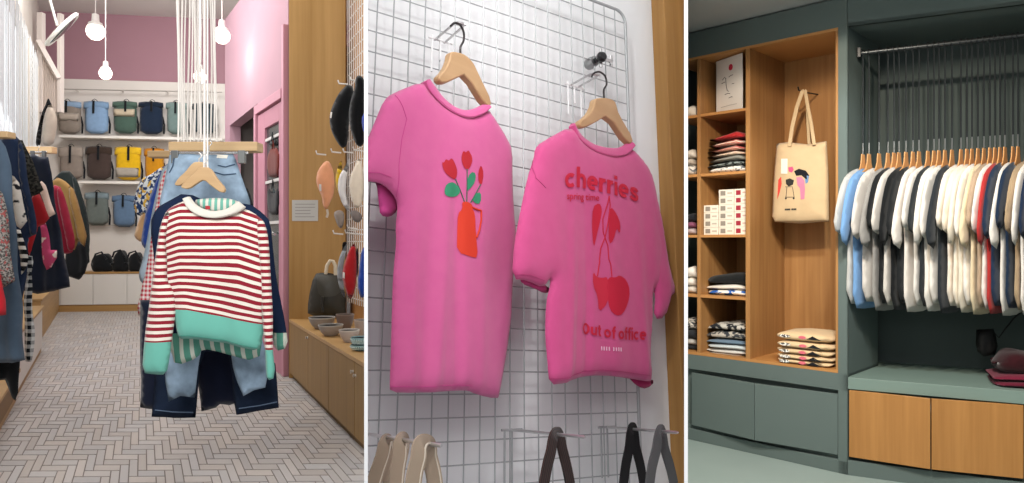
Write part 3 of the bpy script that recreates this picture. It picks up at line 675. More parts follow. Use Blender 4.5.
Cloth(fS, pxl(fS, zz4(pc), wp), T=.03, w=wp, step=.02, fold=.003, seed=2, rnd=.03, soft=0).mesh().build('object_body', plain('0b0b0c', .7), po2, smooth=True)
MB().tube([fS.pt(*fS.px(*p, wp), wp) for p in zz4([(255, 135), (285, 165), (310, 130), (350, 80), (400, 40), (440, 0)])], .004, 7).build('cord', plain('0b0b0c', .7), po2, smooth=True)
# ================================================================ MIDDLE BAY (wall, grid and everything on it lean back together)
def project(p): p = Vector(p)-CAM; return (512+FL*p.x/p.y, 241.5-FL*p.z/p.y)
nG = fG.n; vG = fG.v
wires = [378, 639.4]; ua = fG.px(378, 445)[0]; ub = fG.px(639.4, 430)[0]; du = (ub-ua)/18
va = fG.px(380, 321.8)[1]; dv = (va-fG.px(380, 445.5)[1])/5; vtop = fG.px(623, 12)[1]
grid = thing('wire_grid_panel', fG.pt((ua+ub)/2, va-6*dv, 0), 'white wire grid display panel with a rounded corner fixed to the white wall', 'grid panel')
WIRE = plain('a4a7a8', .4, .45, name='wire_metal')
mb = MB(); vb = va-12*dv; rc = .035
u = ua-3*du
mb = MB(); k = 0
gu = [ua+i*du for i in range(-4, 18)]; gv = [va-j*dv for j in range(-40, 12) if va-j*dv < vtop-.02]
for u in gu: mb.tube([fG.pt(u, vb, 0), fG.pt(u, vtop, 0)], .0016, 6)
for v in gv: mb.tube([fG.pt(gu[0], v, -.0032), fG.pt(ub, v, -.0032)], .0016, 6)
mb.build('wire_mesh', WIRE, grid, smooth=40, clip=C2)
pts = [fG.pt(gu[0], vtop, 0)]+[fG.pt(ub-rc+rc*math.sin(a), vtop-rc+rc*math.cos(a), 0) for a in [math.radians(q) for q in range(0, 91, 15)]]+[fG.pt(ub, vb, 0)]
MB().tube(pts, .0042, 10).build('rim', WIRE, grid, smooth=40, clip=C2)
# oak post and return
upx = fG.px(651, 0, -.064)[0]
post = MB().box(fG, upx, upx+.30, -1.4, 2.2, -.065, -.01).build('wooden_post', wood('8f6532', 'b98d52', True, .5), None, bevel=.003, clip=C2)
tag(post, 'tall oak post standing at the right end of the white display wall', 'post')
# stand-off clamp
cl5 = Z(526, 50, 4.02)
def G(p, w): return fG.wpx(p[0], p[1], w)
q = cl5([(275, 45)])[0]; c0 = G(q, 0)
cp = thing('grid_clamp', c0, 'steel wall clamp holding the grid panel above the right hanger', 'clamp')
MB().lathe(c0-nG*.03, [(.0, 0), (.014, 0), (.016, .004), (.016, .022), (.014, .034), (.0, .036)], 20, nG).build('clamp_post', STEEL, cp, smooth=40)
q1 = c0+nG*.016; MB().lathe(q1, [(0, -.012), (.008, -.01), (.008, .004), (.013, .008), (.015, .016), (.011, .024), (0, .026)], 18, nG).build('knob', plain('3b3c3d', .35, .8), cp, smooth=40)
MB().tube([c0+nG*.02-vG*.024+fG.u*.006, c0+nG*.02+vG*.03+fG.u*.006], .0045, 8).build('clamp_bolt', CHROME, cp, smooth=40)
MB().tube([c0+nG*.025-vG*.0+fG.u*-.01, c0+nG*.025+fG.u*.042], .006, 8).tube([c0+nG*.025+fG.u*.038-vG*.016, c0+nG*.025+fG.u*.038+vG*.016], .005, 8).build('wing_handle', CHROME, cp, smooth=40)
def grid_hook(tipx, w, lab):
    tip = G(tipx, w); base = tip-nG*w
    t = thing('display_hook', base, lab, 'hook', 'wire display hooks')
    s = fG.u*.013
    mb = MB()
    for k in (-1, 1): mb.tube([base+s*k+vG*.0, tip+s*k*.9-nG*.01, tip+s*k*.5, tip], .0028, 8)
    mb.tube([tip-s*.5-nG*.012+vG*.001, tip+s*1.2-nG*.004+vG*.002], .003, 8); mb.build('hook_arm', CHROME, t, smooth=40)
    mb = MB()
    for k in (-1, 0, 1): mb.tube([base+s*k*1.7+nG*.006+vG*.008, base+s*k*1.7+nG*.006-vG*(.085 if k else .05)], .0024, 8)
    mb.tube([base-s*2.4+nG*.006, base+s*2.4+nG*.006], .003, 8); mb.build('grid_bracket', plain('e9e9e9', .4, .1), t, smooth=40)
    return tip
tip1 = grid_hook((461, 23), .105, 'wire display hook carrying the hanger of the tulip t-shirt')
tip2 = grid_hook((596, 74), .095, 'wire display hook carrying the hanger of the cherries t-shirt')
uT = Vector(((1160-512)/FL, 1, -(383-241.5)/FL)).normalized(); vT = RT @ Vector((0, 0, 1))
fT1 = Frame(tip1, uT, vT); fT2 = Frame(tip2, uT, vT)
PINK = NT('pink_jersey', .85, .15, sheen=.3); PINK.col(PINK.mix(PINK.noise(30, 4), 'c6568e', 'd06496')); PINK.bump(PINK.noise(500, 2), .15, .0006); PINK = PINK.mat
PK2 = fabric('c94c8e', .05); HW = wood('ab875e', 'c7a47c', False, .45, .8); HM = plain('3d3a3a', .3, .9, name='dark_metal')
class TCloth(Cloth):
    crease = None
    def folds(s, u, v):
        f = super().folds(u, v)
        if s.crease:
            for (uc, slant, width, depth, sgn) in s.crease:
                d = (u-(uc+slant*(v-s.vmin))); k = max(0, min(1, (s.vmax-v)/(s.vmax-s.vmin)*1.6-.25))
                f += depth*k*(math.exp(-(d/width)**2) if sgn == 0 else (-(1-math.exp(-max(0, d*sgn)/width))))
        return f
def hanger2(fr, poly, hook, lab, th):
    t = thing('clothes_hanger', fr.pt(*pxl(fr, poly[:1])[0]), lab, 'hanger', 'wooden hangers on the grid wall')
    MB().prism(fr, smooth_poly(pxl(fr, poly), (), 1), -th, th).build('hanger_body', HW, t, smooth=35, bevel=.003)
    hp = pxl(fr, hook); sm = []
    for i in range(len(hp)-1):
        for k in range(4):
            p0 = hp[max(0, i-1)]; p1 = hp[i]; p2 = hp[i+1]; p3 = hp[min(len(hp)-1, i+2)]; q = k/4
            sm.append(tuple(.5*((2*p1[a])+(-p0[a]+p2[a])*q+(2*p0[a]-5*p1[a]+4*p2[a]-p3[a])*q*q+(-p0[a]+3*p1[a]-3*p2[a]+p3[a])*q**3) for a in (0, 1)))
    sm.append(hp[-1]); MB().tube([fr.pt(a, b, 0) for a, b in sm], .0026, 10).build('hook', HM, t, smooth=60)
z1_ = Z(366, 0, 4.03)
hanger2(fT1, z1_([(330, 215), (345, 212), (380, 220), (402, 235), (425, 262), (442, 300), (500, 420), (478, 440), (392, 302), (360, 317), (300, 345), (276, 318), (303, 290), (319, 262), (327, 238)]),
        z1_([(381, 224), (381, 190), (393, 165), (394, 132), (380, 102), (358, 92), (341, 105)]), 'wooden hanger in the collar of the tulip t-shirt', .010)
hanger2(fT2, cl5([(268, 200), (280, 196), (320, 196), (345, 207), (354, 230), (360, 258), (424, 365), (402, 385), (320, 262), (270, 294), (214, 322), (200, 294), (240, 266), (262, 232)]),
        cl5([(314, 198), (313, 160), (324, 138), (318, 105), (295, 88), (272, 94), (264, 108)]), 'wooden hanger in the collar of the cherries t-shirt', .010)
# ---- tulip tee
t1 = thing('tshirt', fT1.pt(*fT1.px(455, 392)), 'bright pink t-shirt with three red tulips in an orange jug, hanging on the left', 't-shirt')
z3 = Z(364, 150, 2.84); z5 = Z(364, 310, 2.79)
neck = z1_([(240, 322), (262, 356), (310, 408), (362, 446), (418, 462), (470, 452), (505, 432)])
out = neck+z1_([(540, 480)])+[(512, 140), (515.6, 150), (516, 175), (517.5, 210), (521, 235), (519.5, 262), (518.5, 300)]+z5([(430, 20), (415, 140), (402, 236), (396, 249), (322, 235), (302, 225), (270, 225), (160, 232), (80, 230), (78, 200)]) + \
    z3([(88, 470), (92, 350), (100, 262), (97, 215), (103, 172), (102, 145), (88, 120), (60, 95), (36, 88), (-20, 84)])+[(360, 165), (370, 140), (379.6, 116.6), (386.5, 99.5), (394, 92.6)]
b1 = TCloth(fT1, pxl(fT1, out, .01), T=.016, w=0, rnd=.022, step=.011, fold=.0026, ffreq=30, seed=1)
pu = lambda x, y: fT1.px(x, y)
uc = pu(479, 390)[0]; b1.crease = [(uc, -.01, .03, .014, 1), (pu(432, 300)[0], .05, .016, .009, 0), (pu(455, 300)[0], -.04, .014, -.008, 0), (pu(408, 330)[0], .0, .012, .006, 0), (pu(420, 330)[0], .02, .009, -.004, 0)]
b1.mesh().build('shirt_body', PINK, t1, smooth=True, clip=C2)
sb = z3([(20, 90), (36, 92), (42, 150), (46, 186), (75, 191), (97, 172), (104, 145), (88, 118), (60, 96)])
Cloth(fT1, pxl(fT1, sb, -.02), T=.005, w=-.02, step=.01, fold=.002, soft=1).mesh().build('sleeve_back', PK2, t1, smooth=True, clip=C2)  # deeper pink stands in for the shade inside the sleeve
# collar band
def band_along(cloth, outer, inner, off, name, mat, parent, th=None):
    fr = cloth.fr; A = pxl(fr, outer, .012); B = pxl(fr, inner, .012); mb = MB(); n = len(A)
    def dens(L):
        o = []
        for i in range(len(L)-1):
            for k in range(4):
                p0 = L[max(0, i-1)]; p1 = L[i]; p2 = L[i+1]; p3 = L[min(len(L)-1, i+2)]; q = k/4
                o.append(tuple(.5*((2*p1[a])+(-p0[a]+p2[a])*q+(2*p0[a]-5*p1[a]+4*p2[a]-p3[a])*q*q+(-p0[a]+3*p1[a]-3*p2[a]+p3[a])*q**3) for a in (0, 1)))
        return o+[L[-1]]
    A = dens(A); B = dens(B); n = len(A); vs = []; fs = []
    prof = [(0, -.006), (0, .0125), (.12, .0140), (.5, .0115), (.85, .0065), (1, .001), (1, -.006)] if th is None else [(0, -th*2), (0, th), (.12, th*2), (.5, th*2), (.88, th), (1, -th), (1, -th*5), (0, -th*5)]; m = len(prof)
    for i in range(n):
        for s_, h in prof:
            u = A[i][0]*(1-s_)+B[i][0]*s_; v = A[i][1]*(1-s_)+B[i][1]*s_
            vs.append(fr.pt(u, v, off+h))
    fs = [(i*m+k, i*m+(k+1) % m, (i+1)*m+(k+1) % m, (i+1)*m+k) for i in range(n-1) for k in range(m)]+[tuple(range(m-1, -1, -1)), tuple((n-1)*m+k for k in range(m))]
    mb.add(vs, fs); return mb.build(name, mat, parent, smooth=38)
band_along(b1, z1_([(242, 326), (258, 364), (306, 418), (358, 456), (418, 474), (472, 460), (504, 434)]), z1_([(268, 312), (292, 342), (326, 388), (368, 422), (412, 438), (456, 430), (494, 410)]), .0, 'collar', PINK, t1)
def stitch(cl, pts, name, mat, parent, clip=None, off=.0006, r=.0007):
    P_ = pxl(cl.fr, pts, .016); o = []
    for i in range(len(P_)-1):
        for k in range(6): o.append((P_[i][0]+(P_[i+1][0]-P_[i][0])*k/6, P_[i][1]+(P_[i+1][1]-P_[i][1])*k/6))
    o.append(P_[-1]); MB().tube([cl.fr.pt(u, v, cl.top(u, v, off)) for u, v in o], r, 5).build(name, mat, parent, clip=clip)
stitch(b1, [(394, 386.5), (421, 387), (461, 385), (475, 386)], 'hem_stitching', PK2, t1)
stitch(b1, z1_([(130, 378), (150, 430), (165, 480)])+[(402, 140), (399, 165), (400, 196)], 'sleeve_seam', PK2, t1)
stitch(b1, [(368, 172), (380, 172.5), (392, 177)], 'sleeve_stitching', PK2, t1, clip=C2)
z4_ = Z(430, 140, 3.71); RED = plain('b3202c', .75, name='red_print'); GRN = plain('2f8a63', .75, name='green_print'); ORG = plain('d43b23', .75, name='orange_print')
def pr(cl, pts, name, mat, parent, sm=1, step=.007): return cl.patch(smooth_poly(pxl(cl.fr, pts, .017), (), sm), .0015, step=step).build(name, mat, parent, smooth=True)
pr(b1, z4_([(44, 82), (52, 84), (58, 70), (68, 78), (78, 66), (92, 88), (101, 115), (97, 145), (78, 143), (52, 118)]), 'tulip_print', RED, t1)
pr(b1, z4_([(114, 60), (120, 40), (130, 48), (140, 38), (146, 48), (154, 62), (155, 82), (142, 110), (126, 108), (115, 84)]), 'tulip_print', RED, t1)
pr(b1, z4_([(188, 90), (198, 125), (190, 172), (178, 152), (177, 120)]), 'tulip_print', RED, t1)
pr(b1, z4_([(52, 188), (60, 162), (88, 155), (112, 180), (108, 205), (78, 213), (56, 206)]), 'leaf_print', GRN, t1)
pr(b1, z4_([(134, 192), (134, 150), (150, 118), (169, 124), (166, 156), (150, 178)]), 'leaf_print', GRN, t1)
pr(b1, z4_([(156, 220), (166, 200), (189, 192), (188, 236), (168, 236)]), 'leaf_print', GRN, t1)
pr(b1, z4_([(118, 230), (134, 227), (158, 240), (156, 254), (168, 272), (172, 350), (180, 437), (150, 434), (102, 416), (103, 340), (105, 272), (120, 256)]), 'jug_print', ORG, t1)
def line(cl, pts, r, name, mat, parent, off=.0012):
    P_ = pxl(cl.fr, pts, .016); o = []
    for i in range(len(P_)-1):
        for k in range(5): o.append((P_[i][0]+(P_[i+1][0]-P_[i][0])*k/5, P_[i][1]+(P_[i+1][1]-P_[i][1])*k/5))
    o.append(P_[-1]); return MB().tube([cl.fr.pt(u, v, cl.top(u, v, off)) for u, v in o], r, 6).build(name, mat, parent, smooth=60)
for s_ in ([(94, 145), (110, 185), (126, 230)], [(134, 108), (135, 170), (134, 230)], [(186, 165), (168, 200), (150, 232)]): line(b1, z4_(s_), .0011, 'stem_print', plain('3c6a55', .8), t1)
line(b1, z4_([(156, 250), (175, 258), (190, 262), (190, 300), (184, 335), (174, 362)]), .0022, 'handle_print', ORG, t1)
# ---- cherries tee
z6 = Z(530, 130, 3.71); z7 = Z(530, 250, 3.45); z8 = Z(500, 150, 3.22); z9 = Z(560, 290, 4.39)
t2 = thing('tshirt', fT2.pt(*fT2.px(600, 385)), 'deep pink oversized t-shirt printed with cherries lettering, hanging on the right', 't-shirt')
neck = cl5([(196, 300), (222, 346), (266, 384), (316, 408), (372, 415), (412, 404), (438, 386)])
out = neck+z6([(440, 120), (466, 172), (492, 300), (512, 410)])+z7([(490, 60), (500, 85), (505, 130), (470, 150), (446, 152), (432, 130), (434, 250), (426, 350), (432, 440), (428, 456), (340, 441), (260, 432), (200, 436), (130, 459), (75, 466), (70, 380), (64, 300), (66, 180), (80, 110)]) + \
    z8([(168, 412), (150, 444), (100, 418), (54, 414), (58, 300), (74, 200), (98, 92), (122, 22)])+cl5([(50, 395), (75, 365)])
PINK2 = NT('deep_pink_jersey', .85, .15, sheen=.3); PINK2.col(PINK2.mix(PINK2.noise(30, 4), 'c24a80', 'ce568c')); PINK2.bump(PINK2.noise(500, 2), .15, .0006); PINK2 = PINK2.mat; PK3 = fabric('b03a70', .05)
b2 = TCloth(fT2, pxl(fT2, out, .01), T=.017, w=0, rnd=.022, step=.012, fold=.0028, ffreq=26, seed=4)
pu = lambda x, y: fT2.px(x, y)
b2.crease = [(pu(652, 350)[0], .02, .03, .010, 1), (pu(583, 350)[0], .0, .013, -.006, 0), (pu(563, 300)[0], .06, .014, .007, 0), (pu(640, 300)[0], -.05, .02, .006, 0)]
b2.mesh().build('shirt_body', PINK2, t2, smooth=True, clip=C2)
sb = [(640, 172), (650, 166), (656, 180), (662, 211), (670, 257), (675, 273), (679, 291), (673, 297), (667, 318), (657, 319), (658.5, 294), (652, 262)]
Cloth(fT2, pxl(fT2, sb, .012), T=.012, w=.004, rnd=.02, step=.011, fold=.003, ffreq=50).mesh().build('sleeve', PINK2, t2, smooth=True, clip=C2)
sb = z8([(60, 405), (100, 412), (158, 440), (160, 458), (140, 462), (110, 446), (70, 432)])
Cloth(fT2, pxl(fT2, sb, -.012), T=.004, w=-.012, step=.01, fold=.001).mesh().build('sleeve_back', PK3, t2, smooth=True)
sb = z7([(335, 436), (372, 472), (404, 480), (434, 452), (400, 440)])
Cloth(fT2, pxl(fT2, sb, -.014), T=.004, w=-.014, step=.01, fold=.001).mesh().build('hem_back', fabric('a8235c', .05), t2, smooth=True)
band_along(b2, cl5([(195, 303), (212, 352), (258, 394), (312, 420), (372, 428), (412, 415), (439, 386)]), cl5([(204, 290), (236, 338), (280, 370), (330, 386), (378, 390), (408, 380), (430, 362)]), .0, 'collar', PINK2, t2)
stitch(b2, z7([(74, 446), (130, 442), (200, 418), (260, 414), (340, 422), (420, 434)]), 'hem_stitching', PK3, t2)
stitch(b2, z8([(118, 30), (122, 90), (146, 122)]), 'sleeve_seam', PK3, t2); stitch(b2, z8([(60, 398), (105, 402), (150, 420)]), 'sleeve_stitching', PK3, t2)
RP = plain('c5203c', .75, name='red_print')
def text_on(cl, txt, cx, base, hts, zf, name, mat, parent, bold):
    """cx: (x0, x1) in crop pixels; base: list of (x, y) baseline points; hts: cap height at start and end"""
    vs, fs = text_polys(txt, bold); tm = max(v[1] for v in vs); mb = MB(); W_ = []
    for s_, t_ in vs:
        x = cx[0]+(cx[1]-cx[0])*s_
        for i in range(len(base)-1):
            if x <= base[i+1][0] or i == len(base)-2:
                k = (x-base[i][0])/(base[i+1][0]-base[i][0]); y = base[i][1]*(1-k)+base[i+1][1]*k; break
        y -= t_/tm*(hts[0]*(1-s_)+hts[1]*s_); px_ = zf([(x, y)])[0]; u, v = cl.fr.px(*px_, .018); W_.append(cl.fr.pt(u, v, cl.top(u, v, .0022)))
    mb.add(W_, fs); return mb.build(name, mat, parent)
GLY = {'c': (.86, [[(.45+.34*math.cos(math.radians(a)), .5+.38*math.sin(math.radians(a))) for a in range(48, 316, 22)]]),
 'e': (.88, [[(.14, .5), (.76, .5)]+[(.45+.32*math.cos(math.radians(a)), .5+.38*math.sin(math.radians(a))) for a in range(20, 320, 22)]]),
 'o': (.92, [[(.46+.33*math.cos(math.radians(a)), .5+.38*math.sin(math.radians(a))) for a in range(0, 361, 24)]]),
 'O': (1.2, [[(.6+.45*math.cos(math.radians(a)), .7+.58*math.sin(math.radians(a))) for a in range(0, 361, 20)]]),
 'h': (.84, [[(.15, 0), (.15, 1.45)], [(.15, .6), (.22, .8), (.4, .88), (.58, .84), (.68, .65), (.68, 0)]]),
 'r': (.56, [[(.15, 0), (.15, 1)], [(.15, .55), (.2, .75), (.34, .86), (.52, .87)]]),
 'i': (.32, [[(.15, 0), (.15, 1)], [(.15, 1.2), (.15, 1.45)]]),
 's': (.8, [[(.70, .72), (.58, .86), (.4, .89), (.22, .82), (.18, .68), (.28, .57), (.52, .46), (.65, .36), (.64, .2), (.5, .11), (.35, .1), (.18, .16), (.10, .28)]]),
 'u': (.84, [[(.15, 1), (.15, .35), (.22, .17), (.4, .11), (.58, .17), (.68, .35)], [(.68, 1), (.68, 0)]]),
 't': (.56, [[(.28, 1.3), (.28, .25), (.36, .12), (.52, .12)], [(.05, .9), (.52, .9)]]),
 'f': (.54, [[(.54, 1.35), (.4, 1.35), (.28, 1.22), (.28, 0)], [(.05, .9), (.52, .9)]]), ' ': (.3, [])}
def strokes_on(cl, txt, cx, base, xh, zf, name, mat, parent, sw=.26):
    tot = sum(GLY[c][0]+.05 for c in txt)-.05; mb = MB(); x0 = 0
    def at(X, Yv):
        s_ = X/tot; x = cx[0]+(cx[1]-cx[0])*s_
        for i in range(len(base)-1):
            if x <= base[i+1][0] or i == len(base)-2:
                k = (x-base[i][0])/(base[i+1][0]-base[i][0]); y = base[i][1]*(1-k)+base[i+1][1]*k; break
        y -= Yv*(xh[0]*(1-s_)+xh[1]*s_); u, v = cl.fr.px(*zf([(x, y)])[0], .018); return cl.fr.pt(u, v, cl.top(u, v, .0028))
    for c in txt:
        wd, st = GLY[c]
        for L in st:
            D = []
            for i in range(len(L)-1):
                n_ = max(1, int(math.hypot(L[i+1][0]-L[i][0], L[i+1][1]-L[i][1])/.25))
                for k in range(n_): D.append((L[i][0]+(L[i+1][0]-L[i][0])*k/n_, L[i][1]+(L[i+1][1]-L[i][1])*k/n_))
            D.append(L[-1]); vs = []
            for i in range(len(D)):
                a_ = D[max(0, i-1)]; b_ = D[min(len(D)-1, i+1)]; dx, dy = b_[0]-a_[0], b_[1]-a_[1]; l_ = math.hypot(dx, dy); nx, ny = -dy/l_*sw/2, dx/l_*sw/2
                vs += [at(x0+D[i][0]+nx, D[i][1]+ny), at(x0+D[i][0]-nx, D[i][1]-ny)]
            mb.add(vs, [(2*i, 2*i+1, 2*i+3, 2*i+2) for i in range(len(D)-1)])
        x0 += wd+.05
    return mb.build(name, mat, parent)
strokes_on(b2, 'cherries', (130, 402), [(130, 213), (180, 212), (230, 222), (300, 240), (350, 252), (402, 267)], (53, 49), z6, 'printed_word', RP, t2, .27)
text_on(b2, 'spring time', (138, 256), [(138, 256), (256, 262)], (24, 22), z6, 'printed_word', RP, t2, .012)
strokes_on(b2, 'Out of office', (102, 372), [(102, 192), (150, 198), (230, 214), (300, 219), (372, 219)], (36, 38), z9, 'printed_word', RP, t2, .25)
mb = MB()
for k_ in (0, .12, .24, .36, .56, .68, .80, .92):      # the pale small print is unreadable: short marks
    u_, v_ = fT2.px(*z9([(184+82*k_, 256+6*k_)])[0], .018); w_ = b2.top(u_, v_, .0008); mb.box(fT2, u_, u_+.0034, v_-.0045, v_+.0045, w_, w_+.001)
mb.build('small_print', plain('ecc3d6', .8), t2)
pr(b2, z7([(262, 112), (272, 92), (290, 96), (308, 86), (334, 104), (345, 140), (338, 185), (315, 222), (290, 228), (270, 205), (264, 160)]), 'cherry_print', RP, t2)
pr(b2, z7([(218, 72), (228, 92), (248, 97), (266, 92), (268, 140), (264, 186), (236, 216), (233, 160), (216, 122)]), 'cherry_print', plain('cc2c44', .75), t2)
pr(b2, z6([(234, 284), (256, 270), (266, 292), (262, 332), (247, 400), (238, 440), (231, 360)]), 'leaf_print', RP, t2)
pr(b2, z6([(292, 282), (318, 312), (333, 350), (330, 388), (318, 362), (306, 410), (290, 426), (288, 340)]), 'leaf_print', RP, t2)
line(b2, z6([(288, 246), (284, 270), (268, 330), (270, 380), (286, 430), (289, 480)])+z7([(275, 50), (278, 92)]), .0013, 'stem_print', RP, t2)
line(b2, z6([(288, 246), (292, 280), (286, 340), (276, 400), (262, 440), (258, 480)])+z7([(240, 40), (232, 90)]), .0013, 'stem_print', RP, t2)
# ---- strap rods at the bottom
za_ = Z(366, 400, 5.82); zb_ = Z(526, 400, 5.82)
def prong(tip, basex, lab):
    lo, hi = .02, .5
    for _ in range(30):
        w = (lo+hi)/2; p = G(tip, w)-nG*w
        if project(p)[0] > basex: lo = w
        else: hi = w
    t = thing('grid_prong', G(tip, w)-nG*w, lab, 'prong', 'straight prongs at the bottom of the grid'); a = G(tip, w)
    MB().tube([a-nG*w, a-nG*.006, a], [.0034, .0036, .0022], 10).build('rod', plain('cfcfcf', .3, .8), t, smooth=40, clip=C2)
    b_ = a-nG*w; MB().tube([b_-fG.u*.028+nG*.004, b_+fG.u*.028+nG*.004], .003, 8).tube([b_-fG.u*.02+nG*.004, b_-fG.u*.02+nG*.004-vG*.12], .0024, 8).tube([b_+fG.u*.0+nG*.004, b_+nG*.004-vG*.12], .0024, 8).build('grid_bracket', WIRE, t, smooth=40, clip=C2)
    return a, w
a1, w1_ = prong(za_([(438, 266)])[0], 352, 'steel prong low on the left holding the tan bag straps')
a2, w2_ = prong(zb_([(345, 216)])[0], 511, 'steel prong low in the middle holding the brown striped strap')
a3, w3_ = prong(zb_([(885, 190)])[0], 606, 'steel prong low on the right holding the black and the grey strap')
def hang_strap(tip, zf, top, legs, width, mat, lab, edge=None):
    """top: crop points over the rod, legs: the front leg then the back leg, each a list of crop points"""
    fr = Frame(tip, uT, vT)
    # distance along the prong: the strap hangs in a plane through that prong point
    d = Vector(fr.o); pxt = zf([top[len(top)//2]])[0]
    best = None
    for k in range(200):
        p = tip-nG*(k*.002); e = abs(project(p)[0]-pxt[0])
        if best is None or e < best[0]: best = (e, p)
    fr = Frame(best[1], uT, vT)
    t = thing('bag_strap', fr.o-vT*.2, lab, 'strap', None)
    path = pxl(fr, zf(legs[0][::-1]))[:]+pxl(fr, zf(top))+pxl(fr, zf(legs[1])); n0 = len(legs[0]); n1 = len(top)
    ws = [.012]*n0+[.010+(-.020)*i/max(1, n1-1) for i in range(n1)]+[-.012]*len(legs[1])
    sm = []; sw = []
    for i in range(len(path)-1):
        for k in range(4):
            p0 = path[max(0, i-1)]; p1 = path[i]; p2 = path[i+1]; p3 = path[min(len(path)-1, i+2)]; q = k/4
            sm.append(tuple(.5*((2*p1[a])+(-p0[a]+p2[a])*q+(2*p0[a]-5*p1[a]+4*p2[a]-p3[a])*q*q+(-p0[a]+3*p1[a]-3*p2[a]+p3[a])*q**3) for a in (0, 1))); sw.append(ws[i]*(1-q)+ws[i+1]*q)
    sm.append(path[-1]); sw.append(ws[-1])
    return fr, sm, sw, t
CANV = fabric('a4927e', .1)
def mk(tip, zf, top, legs, width, mat, lab, edge=None):
    fr, sm, sw, t = hang_strap(tip, zf, top, legs, width, mat, lab)
    strap(fr, sm, sw, width, .003, mat, t, 'webbing', clip=C2)
    if edge: strap(fr, [(a+width*.36, b) for a, b in sm], [w+.0012 for w in sw], .0022, .0022, edge, t, 'edge_stitching', clip=C2)
EDG = fabric('d9cdbb')
mk(a1, za_, [(92, 262), (118, 246), (140, 262)], [[(72, 330), (40, 420), (10, 520)], [(150, 330), (160, 420), (165, 520)]], .031, CANV, 'tan canvas bag strap, furthest left on the left prong', EDG)
mk(a1, za_, [(180, 258), (212, 236), (232, 262)], [[(170, 330), (155, 420), (148, 520)], [(225, 330), (205, 420), (192, 520)]], .031, CANV, 'tan canvas bag strap in the middle of the left prong', EDG)
mk(a1, za_, [(290, 268), (330, 254), (372, 266), (392, 290)], [[(275, 340), (255, 420), (240, 520)], [(400, 340), (420, 420), (435, 520)]], .031, CANV, 'tan canvas bag strap nearest the tip of the left prong', EDG)
BR = stripes('3b2620', '1a1211', .006, .5, vertical=True)
mk(a2, zb_, [(140, 214), (178, 200), (215, 212)], [[(118, 300), (95, 390), (75, 500)], [(240, 300), (265, 400), (285, 500)]], .030, BR, 'brown and black striped bag strap on the middle prong')
mk(a3, zb_, [(590, 190), (620, 172), (650, 190)], [[(575, 280), (555, 380), (540, 500)], [(665, 280), (690, 380), (712, 500)]], .034, plain('141416', .85), 'black velvet bag strap on the right prong')
mk(a3, zb_, [(752, 200), (786, 186), (815, 200)], [[(730, 290), (705, 390), (690, 500)], [(835, 290), (865, 390), (890, 500)]], .034, fabric('5a5c5c', .1), 'dark grey bag strap nearest the tip of the right prong')
# ================================================================ LEFT BAY
def garment(name, px_, Y, mat, T, label, cat, group=None, parent=None, step=.03, fold=.01, ffreq=16, seed=0, clip=None, part=None, w=0, soft=1, uvf=None, fdir=0, rnd=None):
    fr = front(Y); poly = pxl(fr, px_); c = Cloth(fr, poly, T=T, w=w, step=step, fold=fold, ffreq=ffreq, seed=seed, soft=soft, fdir=fdir, rnd=rnd)
    o = c.mesh(uvf=uvf).build(part or name, mat, parent, smooth=True, clip=clip)
    if parent is None: tag(o, label, cat, group)
    return o, c, fr
# ---------------- striped sweater on its hanger
Y0 = 3.30; f0 = front(Y0); zA = Z(130, 140, 3.45); zB = Z(130, 280, 3.45); zH = Z(160, 120, 6.556)
sw = thing('striped_sweater', P(214, 345, Y0), 'red and cream striped knit sweater with mint green hem and cuffs hanging in front', 'sweater')
vb = f0.px(215, 309)[1]
KNIT = stripes('e6ddd0', '8c2230', .0306, .53, cut=vb, cutcol='6cb3a3'); vs1 = f0.px(150, 341)[1]
uC = f0.px(212, 250)[0]
body = zA([(190, 205), (150, 222), (120, 240), (104, 275), (98, 330), (100, 420)])+zB([(96, 20), (125, 60), (140, 110), (150, 160), (160, 206)])+zB([(205, 203), (250, 210), (310, 218), (370, 232), (440, 248), (452, 205), (462, 150), (474, 60)])+zA([(478, 430), (472, 360), (463, 290), (440, 262), (395, 236), (380, 245), (345, 258), (295, 268), (245, 260), (208, 235)])
cb = Cloth(f0, pxl(f0, body, .02), T=.034, w=0, rnd=.04, step=.018, fold=.007, ffreq=22, seed=2)
tilt = f0.px(185, 306)[1]-f0.px(258, 321)[1]; du_ = f0.px(258, 300)[0]-f0.px(185, 300)[0]
cb.mesh(uvf=lambda u, v: (u, v+max(0, u-f0.px(190, 300)[0])*tilt/du_*max(0, min(1, 1-(v-vb)/.25))+.35*max(0, abs(u-uC)-.14)*max(0, min(1, (v-vb)/.3)))).build('knit_body', KNIT, sw, smooth=True)
slv = zA([(120, 240), (98, 285), (86, 350), (76, 420), (70, 478)])+zB([(60, 60), (48, 150), (42, 215), (32, 322), (75, 330), (116, 330), (128, 270), (134, 205), (146, 130), (152, 80), (140, 30), (118, 5)])+zA([(118, 420), (112, 340), (128, 262)])
cs = Cloth(f0, pxl(f0, slv, .05), T=.032, w=.026, rnd=.05, step=.016, fold=.004, ffreq=30, seed=5)
dvs = vb-vs1
cs.mesh(uvf=lambda u, v: (u, v+dvs)).build('sleeve', KNIT, sw, smooth=True)
slv = zA([(440, 262), (463, 292), (474, 360), (480, 470)])+zB([(484, 60), (488, 150), (486, 230), (496, 340), (466, 352), (461, 290), (460, 240), (452, 150), (444, 60)])+zA([(444, 470), (436, 380), (428, 300)])
vs2 = f0.px(266, 349)[1]
Cloth(f0, pxl(f0, slv, .045), T=.026, w=.022, rnd=.04, step=.016, fold=.004, ffreq=30, seed=7).mesh(uvf=lambda u, v: (u, v+vb-vs2)).build('sleeve', KNIT, sw, smooth=True)
CREAM = fabric('d9d5ca', .05)
